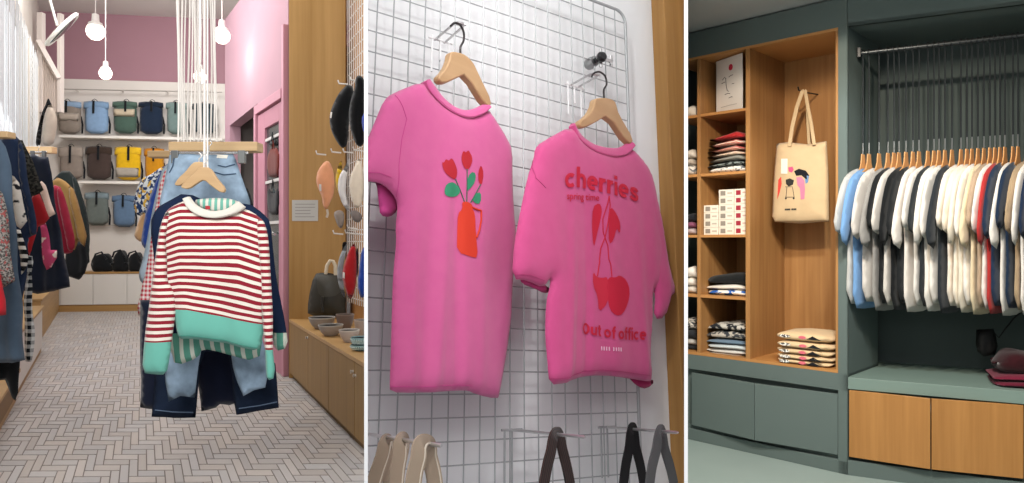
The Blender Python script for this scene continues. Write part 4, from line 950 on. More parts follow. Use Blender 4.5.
_b = lambda outer, inner, w_, nm, mt, pr_: band_along(cb, outer, inner, w_, nm, mt, pr_, th=.004)
_b(zA([(188, 204), (206, 236), (246, 262), (298, 270), (350, 260), (386, 244), (400, 232)]), zA([(208, 196), (226, 220), (256, 238), (296, 245), (336, 238), (362, 222), (376, 212)]), .03, 'collar', CREAM, sw)
Cloth(f0, pxl(f0, zA([(206, 206), (250, 200), (300, 198), (345, 202), (374, 216), (362, 232), (300, 256), (230, 238)])), T=.006, w=-.03, step=.02, fold=.002).mesh().build('back_neck', stripes('d9d5ca', '6fae9d', .028, .5, vertical=True), sw, smooth=True)
stitch(cb, zB([(165, 192), (205, 190), (310, 204), (436, 234)]), 'hem_stitching', fabric('4f9787'), sw, off=.002, r=.0016)
cb.patch(pxl(f0, zA([(268, 228), (284, 228), (284, 240), (268, 240)])), .0, step=.02).build('neck_label', fabric('b53a40'), sw)
def hanger1(poly, Y, lab, hook, grp='wooden hangers on the centre rack'):
    fr = front(Y); t = thing('clothes_hanger', fr.pt(*pxl(fr, poly[:1])[0]), lab, 'hanger', grp)
    MB().prism(fr, smooth_poly(pxl(fr, poly), (), 1), -.011, .011).build('hanger_body', wood('b08e66', 'cbaa80', False, .4), t, smooth=35, bevel=.004)
    MB().tube([fr.pt(*p) for p in pxl(fr, hook)], .0032, 8).build('hook', plain('d8d4cf', .35, .6), t, smooth=60); return t
hanger1(zH([(240, 334), (260, 314), (285, 310), (324, 312), (348, 335), (376, 383), (436, 452), (415, 486), (336, 430), (292, 390), (250, 414), (192, 456), (134, 444), (165, 406), (215, 362)]), Y0-.005, 'pale wooden hanger inside the striped sweater', zH([(295, 318), (294, 285), (312, 262), (310, 232), (290, 222), (274, 236)]))
hanger1(zH([(192, 312), (220, 282), (245, 274), (290, 277), (312, 298), (340, 345), (300, 360), (262, 330), (205, 378), (150, 430), (92, 432), (126, 380), (174, 338)]), Y0+.10, 'pale wooden hanger just behind the sweater hanger', zH([(255, 282), (256, 255), (272, 240), (268, 222), (255, 215)]))
# ---------------- garments right behind it
navg = NT('navy_knit', .95, .1); u_, ux_, uy_ = navg.uv(); ct = front(3.42).px(215, 333)[1]
stp = navg.math('GREATER_THAN', navg.math('FRACT', navg.math('DIVIDE', ux_, .05)), .62)
navg.col(navg.mix(navg.math('LESS_THAN', uy_, ct), '1b2740', navg.mix(stp, '5f9c8a', 'cfd3c6'))); navg = navg.mat
g, c, fr = garment('layered_sweater', zA([(190, 178), (130, 212), (92, 236), (70, 290), (85, 420)])+zB([(100, 100), (130, 230), (144, 245), (155, 298), (236, 268), (250, 235), (320, 250), (440, 285), (455, 200), (460, 150)])+zB([(490, 155), (495, 248), (546, 234), (536, 148), (512, 30)])+zA([(505, 480), (494, 400), (484, 282), (460, 254), (405, 214), (340, 235), (290, 225)]),
    3.43, navg, .035, 'navy sweater with green and white striped hem hanging right behind the red striped one', 'sweater', seed=3, fold=.008, step=.022)
def clip_hanger(x0, x1, y, Y, lab, mat=None, yb=None):
    fr = front(Y); a = fr.px(x0, y); b = fr.px(x1, y); t = thing('trouser_hanger', fr.pt((a[0]+b[0])/2, a[1], 0), lab, 'hanger', 'clip hangers on the racks')
    MB().box(fr, a[0], b[0], a[1]-.006, a[1]+.006, -.006, .006).build('bar', mat or CHROME, t, bevel=.002)
    for u in (a[0]+.03, b[0]-.03): MB().box(fr, u-.018, u+.018, a[1]-.055, a[1]+.012, -.012, .016).build('clip', plain('6d6f6e', .4, .6), t, bevel=.003)
    m = (a[0]+b[0])/2; MB().tube([fr.pt(m, a[1], 0), fr.pt(m, a[1]+.035, 0), fr.pt(m+.015, a[1]+.05, 0), fr.pt(m+.005, a[1]+.07, 0), fr.pt(m-.01, a[1]+.06, 0)], .003, 8).build('hook', CHROME, t, smooth=60)
LJ = denim('8fa4b8', .42); DJ = denim('1c2638', .3)
LJK = dict(soft=0)
g, c, fr = garment('light_jeans', zH([(60, 228), (110, 218), (250, 226), (380, 228), (480, 222), (498, 260), (525, 340)])+[(250, 200), (254, 240), (256, 300), (262, 340)]+zB([(480, 300), (465, 372), (425, 382), (392, 400), (372, 350), (357, 300)])+[(228, 330), (216, 250), (206, 330)]+zB([(240, 282), (230, 350), (220, 408), (170, 402), (132, 420), (122, 350), (120, 280)])+[(160, 300), (160, 200), (166, 170)],
    3.62, LJ, .03, 'faded light blue jeans clipped behind the sweaters with frayed legs showing below', 'jeans', seed=4, fold=.010, step=.026, soft=0)
for pp in (zH([(370, 345), (430, 362), (500, 352)]), zH([(95, 250), (88, 300), (60, 345)]), zH([(390, 300), (440, 310), (490, 290)])): stitch(c, pp, 'pocket_seam', denim('44586f', .2), bpy.context.scene.objects['light_jeans'], off=.003, r=.0028)
jl = bpy.context.scene.objects['light_jeans']; c.patch(pxl(fr, zH([(360, 222), (432, 226), (430, 250), (362, 246)]), .04), .002, step=.02).build('waist_label', plain('d8d4c8', .7), jl)
garment('dark_jeans', [(168, 349), (155, 367), (154, 396), (153, 416), (173.5, 418), (194, 418.5), (197, 390), (199.5, 367), (205, 352), (228, 352), (232, 370), (234, 396), (237, 414.5), (260, 411), (279, 407.5), (277, 384), (275, 364), (263, 349), (240, 250), (180, 250)], 3.78, DJ, .03, 'dark blue jeans hanging low behind the faded jeans with turned up legs', 'jeans', seed=8, fold=.010, soft=0)
dj = bpy.context.scene.objects['dark_jeans']
for q_ in ([(155, 410), (173, 412), (193, 412.5)], [(239, 408.5), (260, 405.5), (277, 402)]): MB().tube([front(3.78).pt(*front(3.78).px(*p, .035), .035) for p in q_], .003, 6).build('hem_seam', denim('5a6a80', .2), dj)
garment('navy_skirt', [(190, 330), (192, 365), (198, 388), (202, 411), (215, 408), (220, 404), (228, 406), (238, 402), (241, 370), (244, 330)], 3.95, fabric('171d33', .15), .03, 'short navy skirt showing between the legs of the dark jeans', 'skirt', seed=9, fold=.014, ffreq=30, soft=0)
garment('navy_trousers', [(140, 300), (141, 350), (142, 380), (141, 407), (150, 409), (160, 410), (168, 370), (170, 300)], 4.05, fabric('151c30', .15), .03, 'navy trousers hanging behind the mint cuff on the left of the rack', 'trousers', seed=10, soft=0)
garment('black_blouse', [(246, 185), (252, 198), (256, 222), (262, 240), (262, 280), (252, 300), (238, 280), (236, 200)], 3.66+.2, fabric('111318'), .03, 'black top hanging at the right end of the centre rack', 'top', seed=11)
GING = gingham('e8e0dc', 'c13145', .026)
garment('gingham_shirt', [(175, 163), (168, 165.5), (161, 177), (156, 205), (150, 240), (146, 265), (141, 290), (136.5, 314), (144, 318), (152, 318), (158, 300), (175, 290), (190, 230), (190, 170)], 4.15, GING, .03, 'red and white gingham shirt hanging left behind the striped sweater', 'shirt', seed=12, fold=.008)
garment('denim_jacket', [(178, 160), (168, 163), (160, 172), (154, 200), (147, 240), (142, 262), (138.5, 274), (141, 283), (150, 286), (170, 280), (190, 220), (190, 165)], 4.5, denim('9fb0bd', .2), .03, 'pale denim jacket sleeve peeking out behind the gingham shirt', 'jacket', seed=13)
garment('blue_shirt', [(172, 160), (162, 168), (152, 190), (146, 213), (142.5, 235), (141.5, 243), (146, 250), (155, 245), (175, 230), (180, 165)], 4.9, fabric('22418c'), .03, 'bright blue shirt hanging between the gingham and the floral shirt', 'shirt', seed=14)
FLO = speckle('d8dde0', '2a3f68', 38, .5, 20, c2='d9b04a')
garment('floral_shirt', [(172, 163), (160, 168), (150, 175), (141, 178), (136, 190), (133, 208), (138.5, 217), (146, 212), (150, 240), (170, 240), (178, 170)], 5.4, FLO, .035, 'blue and white shirt with yellow flowers on the left of the centre rack', 'shirt', seed=15)
garment('beige_shirt', [(160, 190), (146, 205), (140, 217), (136, 228), (133, 237), (141, 243), (146, 238), (160, 230)], 5.7, fabric('c8a277'), .03, 'beige sleeve hanging below the floral shirt', 'shirt', seed=16)
# ---------------- ropes and wooden bars of the centre rack
def bar(x0, x1, y0, y1, Y, dep, lab, name='hanging_bar', mat=None):
    fr = front(Y); o = MB().box(fr, fr.px(x0, y0)[0], fr.px(x1, y0)[0], fr.px(x0, y1)[1], fr.px(x0, y0)[1], -dep, 0).build(name, mat or wood('a98a63', 'c4a67c', False, .5), None, bevel=.006)
    return tag(o, lab, 'bar')
bar(168, 257, 141.5, 151, 3.75, .10, 'thick pale wooden bar hung across the centre of the rack')
bar(147, 181, 150.5, 157, 4.9, .10, 'shorter wooden bar hanging further back left of the thick one')
clip_hanger(170, 248, 153, 3.62, 'chrome clip hanger holding the faded light jeans')
rx = [177.5, 180, 183, 185.5, 188.5, 191, 194, 197, 199.5, 202, 204.5, 207.5, 210.5, 213.2, 215.8]
ROPE = plain('e9e4de', .9, name='cotton_rope')
rop0 = None
for i, x in enumerate(rx):
    Y = 3.85+.09*((i*7) % 5); r = [.0052, .0035, .006, .004][i % 4]; yb = [150, 141, 148, 139, 152][i % 5]
    a = P(x, yb, Y); top = Vector((P(x, 0, Y).x, Y, CEIL1-.002))
    n_ = 24; pts = [Vector((a.x+.006*math.sin(k*.7+i), Y+.006*math.cos(k*.5+i), a.z+(top.z-a.z)*k/n_)) for k in range(n_+1)]
    if i in (10, 11): pts = [P(x, 176, 3.33)+Vector((0, 0, .0)), P(x, 140, 3.5), P(x, 100, 3.55), Vector((P(x, 0, 3.6).x, 3.6, CEIL1-.002))]
    o = MB().tube(pts, r, 8).build('hanging_rope', ROPE, None, smooth=60)
    pos = ['leftmost rope of the white bundle above the centre rack', 'second white rope from the left above the centre rack', 'third white rope from the left above the centre rack', 'fourth white rope from the left above the centre rack', 'fifth white rope from the left above the centre rack', 'sixth white rope from the left above the centre rack',
           'seventh white rope from the left above the centre rack', 'middle rope of the white bundle above the centre rack', 'seventh white rope from the right above the centre rack', 'sixth white rope from the right above the centre rack', 'left one of the two long ropes reaching down to the sweater hooks', 'right one of the two long ropes reaching down to the sweater hooks',
           'third white rope from the right above the centre rack', 'second white rope from the right above the centre rack', 'rightmost rope of the white bundle above the centre rack'][i]
    tag(o, pos, 'rope', 'white ropes holding the centre rack')
# ---------------- pendant lamps
GLOW = plain('fff4e6', .4, emit=2.2, name='lamp_glass'); CAPW = plain('dedad4', .5)
for i, (x, y, r, Y, lab, pw) in enumerate(((95.5, 31.5, .115, 9.2, 'largest glowing globe lamp hanging before the rose wall', 10), (105.5, 73.5, .10, 11.4, 'small glowing globe lamp lowest above the backpacks', 8),
        (222, 36, .095, 8.3, 'glowing globe lamp beside the pink wall corner', 8), (200, 77, .10, 11.2, 'glowing globe lamp seen through the white ropes', 7))):
    c = P(x, y, Y); t = thing('pendant_lamp', c, lab, 'lamp', 'globe pendant lamps')
    MB().lathe(c, [(0, -r), (r*.5, -r*.86), (r*.86, -r*.5), (r, 0), (r*.9, r*.45), (r*.62, r*.8), (r*.3, r*.95), (0, r)], 24).build('globe', GLOW, t, smooth=True)
    MB().lathe(c, [(0, r*.6), (r*.80, r*.62), (r*.72, r*.95), (r*.42, r*1.12), (r*.36, r*1.95), (r*.1, r*2.05), (0, r*2.1)], 20).build('socket_cap', CAPW, t, smooth=40)
    MB().tube([c+Vector((0, 0, r*2)), Vector((c.x, c.y, CEIL1-.001))], .006, 8).build('cord', CAPW, t)
    l = bpy.data.lights.new('globe_light', 'POINT'); l.energy = pw; l.color = (1, .9, .78); l.shadow_soft_size = r; lo = bpy.data.objects.new('globe_light', l); COL.objects.link(lo); lo.location = c-Vector((0, 0, r+.12))
# ---------------- back wall: rail, shelves, cabinet, backpacks
wr = .14
def backrail(y0, x0, x1, lab, r=.012, w=.2):
    a = fB.px(x0, y0, w); b = fB.px(x1, y0+.02*(x1-x0), w); t = thing('wall_rail', fB.pt((a[0]+b[0])/2, a[1], w), lab, 'rail')
    MB().tube([fB.pt(a[0], a[1], w), fB.pt(b[0], b[1], w)], r, 10).build('rail_tube', plain('b9b4ae', .4, .5), t, smooth=40)
    for k in (.08, .36, .64, .92):
        u = a[0]+(b[0]-a[0])*k; v = a[1]+(b[1]-a[1])*k; MB().tube([fB.pt(u, v, .012), fB.pt(u, v, w)], .010, 8).build('rail_bracket', plain('c9c4be', .4, .4), t)
    return a[1]
backrail(89, 61, 222, 'slim metal rail on the white wall above the top row of backpacks')
def wshelf(y, x0, x1, lab, dep=.36, th=.055):
    a = fB.px(x0, y, dep); b = fB.px(x1, y, dep); t = tag(MB().box(fB, a[0], b[0], a[1]-th, a[1], .012, dep).build('wall_shelf', plain('e4e0da', .5), None, bevel=.004), lab, 'shelf'); return a[1]
zsh1 = wshelf(134.6, 58.5, 222, 'upper white wall shelf below the top row of backpacks')
zsh2 = wshelf(180.6, 78, 175, 'lower white wall shelf below the second row of backpacks')
backrail(225, 100, 150, 'short metal rail beneath the blue backpack near the floor', w=.12)
def backpack(x0, x1, yt, yb, col, flap, lab, flaph=.30, strapc='1a1c20', panel=None, w=.20, g=None, T=.06, extra=None):
    fr = fB; a = fr.px(x0, (yt+yb)/2, w); b = fr.px(x1, (yt+yb)/2, w); zt = fr.px((x0+x1)/2, yt, w)[1]; zb = fr.px((x0+x1)/2, yb, w)[1]; h = zt-zb; u0, u1 = a[0], b[0]; W_ = u1-u0
    t = thing('backpack', fr.pt((u0+u1)/2, zb, w), lab, 'backpack', g); rs = random.Random(int(x0*7+yt))
    c = Cloth(fr, [(u0+W_*.07, zb), (u1-W_*.05, zb), (u1-W_*.02, zb+h*.4), (u1-W_*.05, zt-h*.06), (u0+W_*.06, zt-h*.06), (u0+W_*.03, zb+h*.4)], T=T, w=w-T*.6, rnd=.07, step=.05, fold=.006, ffreq=9, seed=rs.randint(0, 9)); c.mesh().build('bag_body', fabric(col), t, smooth=True)
    c2 = Cloth(fr, [(u0, zt-h*flaph), (u1, zt-h*flaph), (u1+.005, zt-h*.1), (u1-.01, zt), (u0+.01, zt), (u0-.005, zt-h*.1)], T=T*.75, w=w-T*.3, rnd=.05, step=.05, fold=.004, ffreq=9, seed=rs.randint(0, 9)); c2.mesh().build('roll_top', fabric(flap), t, smooth=True)
    if panel: c3 = Cloth(fr, [(u0+W_*.08, zb+h*panel[1]), (u1-W_*.08, zb+h*panel[1]), (u1-W_*.07, zb+h*panel[2]), (u0+W_*.07, zb+h*panel[2])], T=.02, w=w+.03, rnd=.012, step=.05, fold=.003, soft=0); c3.mesh().build('front_pocket', fabric(panel[0]), t, smooth=True)
    um = u0+W_*rs.uniform(.42, .58); strap(fr, [(um, zt+.0), (um, zt-h*.2), (um, zt-h*(flaph+.12))], [w+.045, w+.055, w+.058], W_*.085, .01, fabric(strapc), t, 'closing_strap')
    strap(fr, [(u1-W_*.06, zb+h*.55), (u1+W_*.02, zb+h*.3), (u1+W_*.0, zb-.0+h*.02)], [w-.06, w-.05, w-.05], W_*.07, .012, fabric(strapc), t, 'shoulder_strap')
    hk = [(um-.055, zt-.005), (um-.03, zt+.025), (um, zt+.04), (um+.03, zt+.025), (um+.055, zt-.005)]
    MB().tube([fr.pt(u, v, w+.0) for u, v in hk], .006, 8).build('carry_loop', fabric('1d1d1f'), t, smooth=60)
    return t
G1 = 'backpacks on the back wall'
backpack(56.5, 81, 101, 133.5, '8d8278', '8fa9c6', 'grey-brown backpack with light blue roll top, first in the top row', .24, panel=('b4a89c', .38, .62), g=G1)
backpack(83, 108.5, 101, 133.5, '86a4c6', '7f9dbd', 'all light blue roll-top backpack in the top row', .28, g=G1)
backpack(112, 137, 101, 133.5, '4a6157', '4f665c', 'dark green backpack with a cream band in the top row', .22, panel=('c5b7a0', .52, .75), g=G1)
backpack(138, 163, 101.5, 134, '1f2c40', '1d2939', 'dark navy roll-top backpack in the top row', .2, g=G1)
backpack(165.5, 188, 102, 134, '728784', '788d89', 'grey-green backpack half behind the white ropes', .25, g=G1)
backpack(192, 216, 103, 134, '39454c', '2c3940', 'dark slate backpack fully behind the white ropes', .25, g=G1)
backpack(58, 83, 146, 179, '8f837a', 'a2968c', 'taupe backpack with a paler flap, first in the second row', .4, g=G1)
backpack(85, 111.5, 146, 179.5, '4a3d39', '43362f', 'dark brown backpack in the second row', .3, g=G1)
backpack(114, 141, 146.5, 180, 'e0b21f', 'e6ba2a', 'yellow backpack with a grey lower pocket in the second row', .3, panel=('a9a196', .08, .36), g=G1)
backpack(143.5, 164, 148, 180, 'c98a1e', 'c47f1b', 'orange-mustard backpack at the right of the second row', .3, g=G1)
backpack(84, 108.5, 192, 225.5, '6b736f', '7b8a90', 'grey backpack with blue-grey flap in the third row', .26, g=G1)
backpack(111.5, 135, 195, 227, '5f7793', '5d7591', 'dusty blue backpack at the right of the third row', .25, g=G1)
# base cabinet
wc = .75; zct = fB.px(100, 272, wc)[1]; xa = fB.px(44, 290, wc)[0]; xb = fB.px(250, 290, wc)[0]; zp = fB.px(100, 304.8, wc)[1]
cb_ = thing('base_cabinet', fB.pt((xa+xb)/2, 0, .4), 'long white base cabinet with oak top and plinth under the backpack wall', 'cabinet')
OKF = wood('95703f', 'b58f5c', False, .5)
MB().box(fB, xa, xb, 0, zp, .02, wc-.015).build('plinth', OKF, cb_); MB().box(fB, xa, xb, zp, zct-.035, .02, wc-.02).build('carcass', plain('cfcac4', .5), cb_); MB().box(fB, xa, xb, zct-.035, zct, .02, wc+.01).build('top', OKF, cb_, bevel=.004)
ds = [fB.px(x, 290, wc)[0] for x in (60, 93, 127, 160, 193, 226)]
for k in range(len(ds)-1): MB().box(fB, ds[k]+.006, ds[k+1]-.006, zp+.005, zct-.04, wc-.02, wc).build('door', plain('d6d2cc', .45), cb_, bevel=.003)
for i, (x0, x1, yt, lab) in enumerate(((92, 113, 253, 'black bag lying furthest left on the base cabinet'), (113, 129, 251, 'black bag in the middle on top of the base cabinet'), (129, 143, 252, 'black bag furthest right on the base cabinet'))):
    fr = fB; w_ = wc-.18; a = fr.px(x0, 262, w_)[0]; b = fr.px(x1, 262, w_)[0]; zt = fr.px((x0+x1)/2, yt, w_)[1]
    t = thing('black_bag', fr.pt((a+b)/2, zct, w_), lab, 'bag', 'black bags on the base cabinet')
    folded(fr, a, b, zct+.001, zt, w_-.16, w_+.14, None, i+20, e=.7, sag=.8).build('bag_body', fabric('15171a', .4), t, smooth=True)
    m = (a+b)/2; MB().tube([fr.pt(m-.12, zt-.12, w_+.1), fr.pt(m-.08, zt-.02, w_+.12), fr.pt(m+.02, zt+.02, w_+.1), fr.pt(m+.12, zt-.12, w_+.12)], .018, 8).build('bag_handle', fabric('1c1e22'), t, smooth=60)
# ---------------- left wall: window with string curtain, shutters, frame, mirror
u0c = fL.px(0, 60, .0)[0]-3.2; u1c = fL.px(27.5, 60, .0)[0]; zc1 = fL.px(20, 19, .1)[1]
wn = thing('window_1', fL.pt((u0c+u1c)/2, 1.0, 0), '', '')
wn['kind'] = 'structure'
MB().box(fL, u0c, u1c, 1.0, zc1, .0, .01).build('window_pane', plain('e6eef2', .4, emit=.42, name='daylit_glass'), wn)
mb = MB(); mb.box(fL, u0c, u1c+.06, zc1, zc1+.09, 0, .09); mb.box(fL, u1c, u1c+.08, .9, zc1, 0, .09); mb.box(fL, u0c, u1c+.06, .92, 1.0, 0, .09); mb.build('window_frame', plain('d8d3cd', .6), wn)
mb = MB(); rs = random.Random(5); u = u0c
while u < u1c:
    wd = rs.uniform(.02, .035); ww = .14+rs.uniform(-.02, .02); mb.box(fL, u, u+wd, 1.05, zc1-.02, ww, ww+.006); u += wd+rs.uniform(.03, .06)
o = mb.build('string_curtain', plain('d3d6d8', .9), None); tag(o, 'white string curtain hanging in front of the tall left window', 'curtain', kind='stuff')
# louvred shutter
ua_ = fL.px(29, 90, .16)[0]; ub_2 = fL.px(39.5, 90, .16)[0]; z0_ = fL.px(34, 150, .16)[1]; z1s = fL.px(34, 52, .16)[1]
sh = thing('louvred_panel', fL.pt((ua_+ub_2)/2, z0_, .1), 'off-white louvred panel standing between the window and the backpack wall', 'panel')
mb = MB(); mb.box(fL, ua_, ua_+.12, 0.9, z1s, .02, .16); mb.box(fL, ub_2-.12, ub_2, .9, z1s, .02, .16); mb.build('panel_frame', plain('cfc6bb', .6), sh)
mb = MB(); z = 1.0
while z < z1s-.05: mb.box(fL, ua_+.12, ub_2-.12, z, z+.05, .06, .13); z += .1
mb.build('slats', plain('d6cdc3', .6), sh)
Yf = 12.6; ff = front(Yf)
fm = thing('corner_frame', ff.pt(*ff.px(50, 110)), 'white frame of two posts and a sloping rail in the back left corner', 'frame')
def post1(x, ya, yb, nm, w2=.05): a = ff.px(x, ya); b = ff.px(x, yb); MB().box(ff, a[0]-w2, a[0]+w2, b[1], a[1], -.1, 0).build(nm, plain('d9cfc9', .6), fm, bevel=.006)
post1(39.3, 12, 112, 'post'); post1(58.8, 13, 112, 'post', .035)
MB().tube([ff.pt(*ff.px(38.5, 41), .02), ff.pt(*ff.px(59.5, 79), .02)], .055, 4).build('sloping_rail', plain('d9cfc9', .6), fm)
mb = MB()
for k in range(10):
    x = 41+k*1.8; ytop = 44+(x-38.5)*1.8; a = ff.px(x, ytop); b = ff.px(x, 112); mb.box(ff, a[0]-.012, a[0]+.012, b[1], a[1], -.04, -.02)
mb.build('vertical_slats', plain('cdbfb6', .7), fm)
mc = P(62, 29.5, 11.2); ma = Vector((.70, -.24, .66)).normalized(); mr = .35
ma = Vector((-.66, -.26, -.70)).normalized() if False else Vector((.66, -.24, -.0)).normalized()
L_ = (P(78, 13.5, 11.2)-P(46, 45.5, 11.2)); mr = L_.length/2; Ld = L_.normalized(); view = (mc-CAM).normalized(); sd = Ld.cross(view).normalized(); ma = (sd*.995-view*.09).normalized()
if ma.z > 0: ma = (-sd*.995-view*.09).normalized()
mi = thing('convex_mirror', mc, 'round convex mirror with a white rim tilted near the ceiling', 'mirror')
MB().lathe(mc, [(0, .05), (mr*.5, .042), (mr*.8, .022), (mr*.88, .0), (0, -.01)], 40, ma).build('mirror_glass', plain('7d8682', .12, 1), mi, smooth=True)
MB().lathe(mc, [(mr*.86, .0), (mr*.93, .03), (mr, .0), (mr*.97, -.03), (mr*.5, -.05), (0, -.055)], 40, ma).build('rim', plain('d9d9d4', .4), mi, smooth=True)
MB().tube([mc-ma*.08, mc-ma*.2+Vector((0, 0, .3)), Vector((mc.x-.1, mc.y, CEIL1))], .02, 8).build('mirror_arm', plain('d0d0cc', .4), mi)
# hanging pale backpack in profile
zS = Z(0, 80, 6.03)
t = thing('backpack', P(47, 152, 9.6), 'pale beige backpack hanging in profile at the end of the left rail', 'backpack'); fr = front(9.6)
Cloth(fr, pxl(fr, zS([(300, 135), (322, 175), (346, 240), (338, 320), (318, 400), (245, 392), (262, 300), (268, 230), (282, 170)])), T=.13, w=0, rnd=.12, step=.05, fold=.01, ffreq=9).mesh().build('bag_body', fabric('bdb0a2'), t, smooth=True)
Cloth(fr, pxl(fr, zS([(292, 132), (300, 150), (280, 190), (262, 260), (255, 330), (250, 398), (222, 400), (228, 330), (245, 240), (268, 175)])), T=.05, w=.02, rnd=.05, step=.05).mesh().build('shoulder_strap', fabric('17181b'), t, smooth=True)
MB().tube([fr.pt(*p) for p in pxl(fr, zS([(285, 150), (292, 120), (302, 150)]))], .02, 8).build('carry_loop', fabric('17181b'), t)
# ---------------- left rack
WBAR = wood('b8946a', 'd8b98e', False, .5)
o = MB().tube([P(-40, 130, 3.2), P(8, 133, 4.4), P(50, 149, 8.8)], .03, 4).build('rail_x', WBAR, None) if False else None
fr = front(7.6); a = fr.px(23, 146.5); b = fr.px(52, 153)
lb = tag(MB().box(fr, a[0], b[0], b[1], a[1], -.09, 0).build('hanging_bar', WBAR, None, bevel=.006), 'short pale wooden bar above the clothes on the left wall', 'bar')
fr = front(3.9); a = fr.px(-30, 131); b = fr.px(7.5, 137.5)
tag(MB().box(fr, a[0], b[0], b[1], a[1], -.07, 0).build('hanging_bar', WBAR, None, bevel=.006), 'pale wooden bar end at the far left edge above the blue-grey coat', 'bar')
GL = 'clothes on the left rack'
E = lambda *p: list(p)
garment('speckled_cardigan', [(-40, 160), (-20, 168), (-3, 186), (4, 194), (8, 215), (12, 250), (15, 281), (3, 289), (-20, 292), (-45, 290)], 3.5, speckle('8b8680', '43403f', 120, .5, 8, c2='8f4a48'), .027, 'grey speckled knit cardigan at the left edge, nearest on the left rack', 'cardigan', GL, seed=21, fold=.016, ffreq=26, rnd=.02, step=.028, soft=0)
garment('red_garment', [(-30, 262), (-6, 264), (1, 272), (4, 300), (4, 315), (-10, 318), (-30, 318)], 3.42, fabric('b3202a'), .018, 'bright red garment corner at the left edge below the speckled cardigan', 'garment', GL, seed=22, fold=.016, ffreq=26, rnd=.02, step=.028, soft=0)
garment('blue_coat', [(-45, 142), (-15, 136), (0, 139), (6, 147), (11, 165), (14, 190), (17, 230), (20, 270), (23, 310), (25, 360), (12, 363), (-20, 363), (-45, 360)], 3.75, fabric('4a5a6b'), .027, 'long blue-grey coat behind the speckled cardigan on the left', 'coat', GL, seed=23, fold=.016, ffreq=26, rnd=.02, step=.028, soft=0)
garment('black_trousers', [(-20, 300), (18, 300), (19, 350), (19.5, 392), (15, 401), (9, 399), (4, 380), (-20, 380)], 3.95, fabric('0f1012'), .022, 'black trousers hanging lowest on the left below the blue-grey coat', 'trousers', GL, seed=24, fold=.016, ffreq=26, rnd=.02, step=.028, soft=0)
garment('navy_coat', [(-15, 138), (3, 138), (8, 133), (14, 134), (20, 140), (24, 152), (27, 175), (31, 200), (36, 222), (37, 234), (30, 238), (28, 262), (24, 300), (5, 300), (0, 200)], 4.4, fabric('1c2942'), .033, 'dark navy coat with a long sleeve behind the blue-grey coat', 'coat', GL, seed=25, fold=.016, ffreq=26, rnd=.02, step=.028, soft=0)
garment('patterned_shirt', [(8, 174), (13, 176), (18, 183), (22, 203), (27, 221), (20, 229), (16, 226), (12, 205)], 4.2, speckle('d8d0c6', '26262a', 14, .58, 22), .018, 'cream sleeve with black splashes in front of the navy coat', 'shirt', GL, seed=26, fold=.016, ffreq=26, rnd=.02, step=.028, soft=0)
garment('striped_shirt', [(15, 229), (21, 230), (25, 243), (29, 258), (26, 268), (21, 275), (19, 258)], 4.25, stripes('e2ddd5', '151517', .05, .55), .018, 'black and white striped cuff hanging below the splashed sleeve', 'top', GL, seed=27, fold=.016, ffreq=26, rnd=.02, step=.028, soft=0)
garment('fluffy_jacket', [(16, 141), (23, 140), (27, 149), (33, 162), (38, 179), (43, 190), (37, 194), (31, 196), (28, 210), (5, 205), (5, 150)], 4.9, speckle('3c3b36', '1a1b1b', 60, .5, 8), .033, 'dark olive fluffy jacket sleeve beside the navy trousers', 'jacket', GL, seed=28, fold=.016, ffreq=26, rnd=.02, step=.028, soft=0)
garment('red_sweater', [(30, 200), (34, 195), (39, 192), (45, 204), (49.5, 218), (45, 224), (38, 227), (34, 250), (28, 260), (27, 215)], 5.2, fabric('9c1d24'), .022, 'deep red sleeve hanging below the olive fluffy jacket', 'sweater', GL, seed=29, fold=.016, ffreq=26, rnd=.02, step=.028, soft=0)
garment('checked_skirt', [(26, 255), (33, 256), (34, 262), (31, 273), (33, 300), (35, 330), (35, 352), (34, 361), (24, 362), (22, 330), (24, 290)], 4.6, gingham('cfd0cf', '1b2026', .05), .018, 'black and white checked trousers low on the left rack', 'trousers', GL, seed=30, fold=.016, ffreq=26, rnd=.02, step=.028, soft=0)
garment('pale_blouse', [(36, 184), (41, 181), (45, 185), (50, 198), (56.5, 214), (52, 217), (46, 219), (44, 205), (40, 195)], 5.0+.6, fabric('d8c0b4'), .019, 'pale pink blouse sleeve in front of the navy dress', 'blouse', GL, seed=31, fold=.016, ffreq=26, rnd=.02, step=.028, soft=0)
garment('pink_cardigan', [(40, 226), (46, 223), (49, 236), (51, 250), (57, 250), (57.5, 258), (54, 267), (46, 270), (43, 262), (41, 245)], 5.7, speckle('b9486f', 'e0d6cc', 9, .56, 26), .019, 'pink and cream cardigan cuff hanging in front of the navy dress', 'cardigan', GL, seed=32, fold=.016, ffreq=26, rnd=.02, step=.028, soft=0)
garment('navy_dress', [(33, 154), (40, 157), (48, 157), (52, 172), (54, 195), (59, 215), (63, 245), (68.5, 287), (55, 291), (37, 294), (20, 290), (20, 170)], 6.2, fabric('141c2c'), .033, 'long dark navy dress in the middle of the left rack', 'dress', GL, seed=33, fold=.016, ffreq=26, rnd=.02, step=.028, soft=0)
garment('crimson_shirt', [(52, 190), (55, 185), (61, 187), (65, 200), (70, 220), (74, 240), (72, 252), (66, 254), (40, 250), (38, 195)], 7.0, fabric('8e1f35'), .033, 'crimson top between the navy dress and the mustard jacket', 'top', GL, seed=34, fold=.016, ffreq=26, rnd=.02, step=.028, soft=0)
garment('mustard_jacket', [(54, 180), (57, 177), (65, 181), (74, 189), (80, 210), (86, 236), (84.5, 247), (79, 241), (76, 250), (50, 245), (46, 185)], 7.8, fabric('8a6a3c'), .038, 'mustard brown jacket near the far end of the left rack', 'jacket', GL, seed=35, fold=.016, ffreq=26, rnd=.02, step=.028, soft=0)
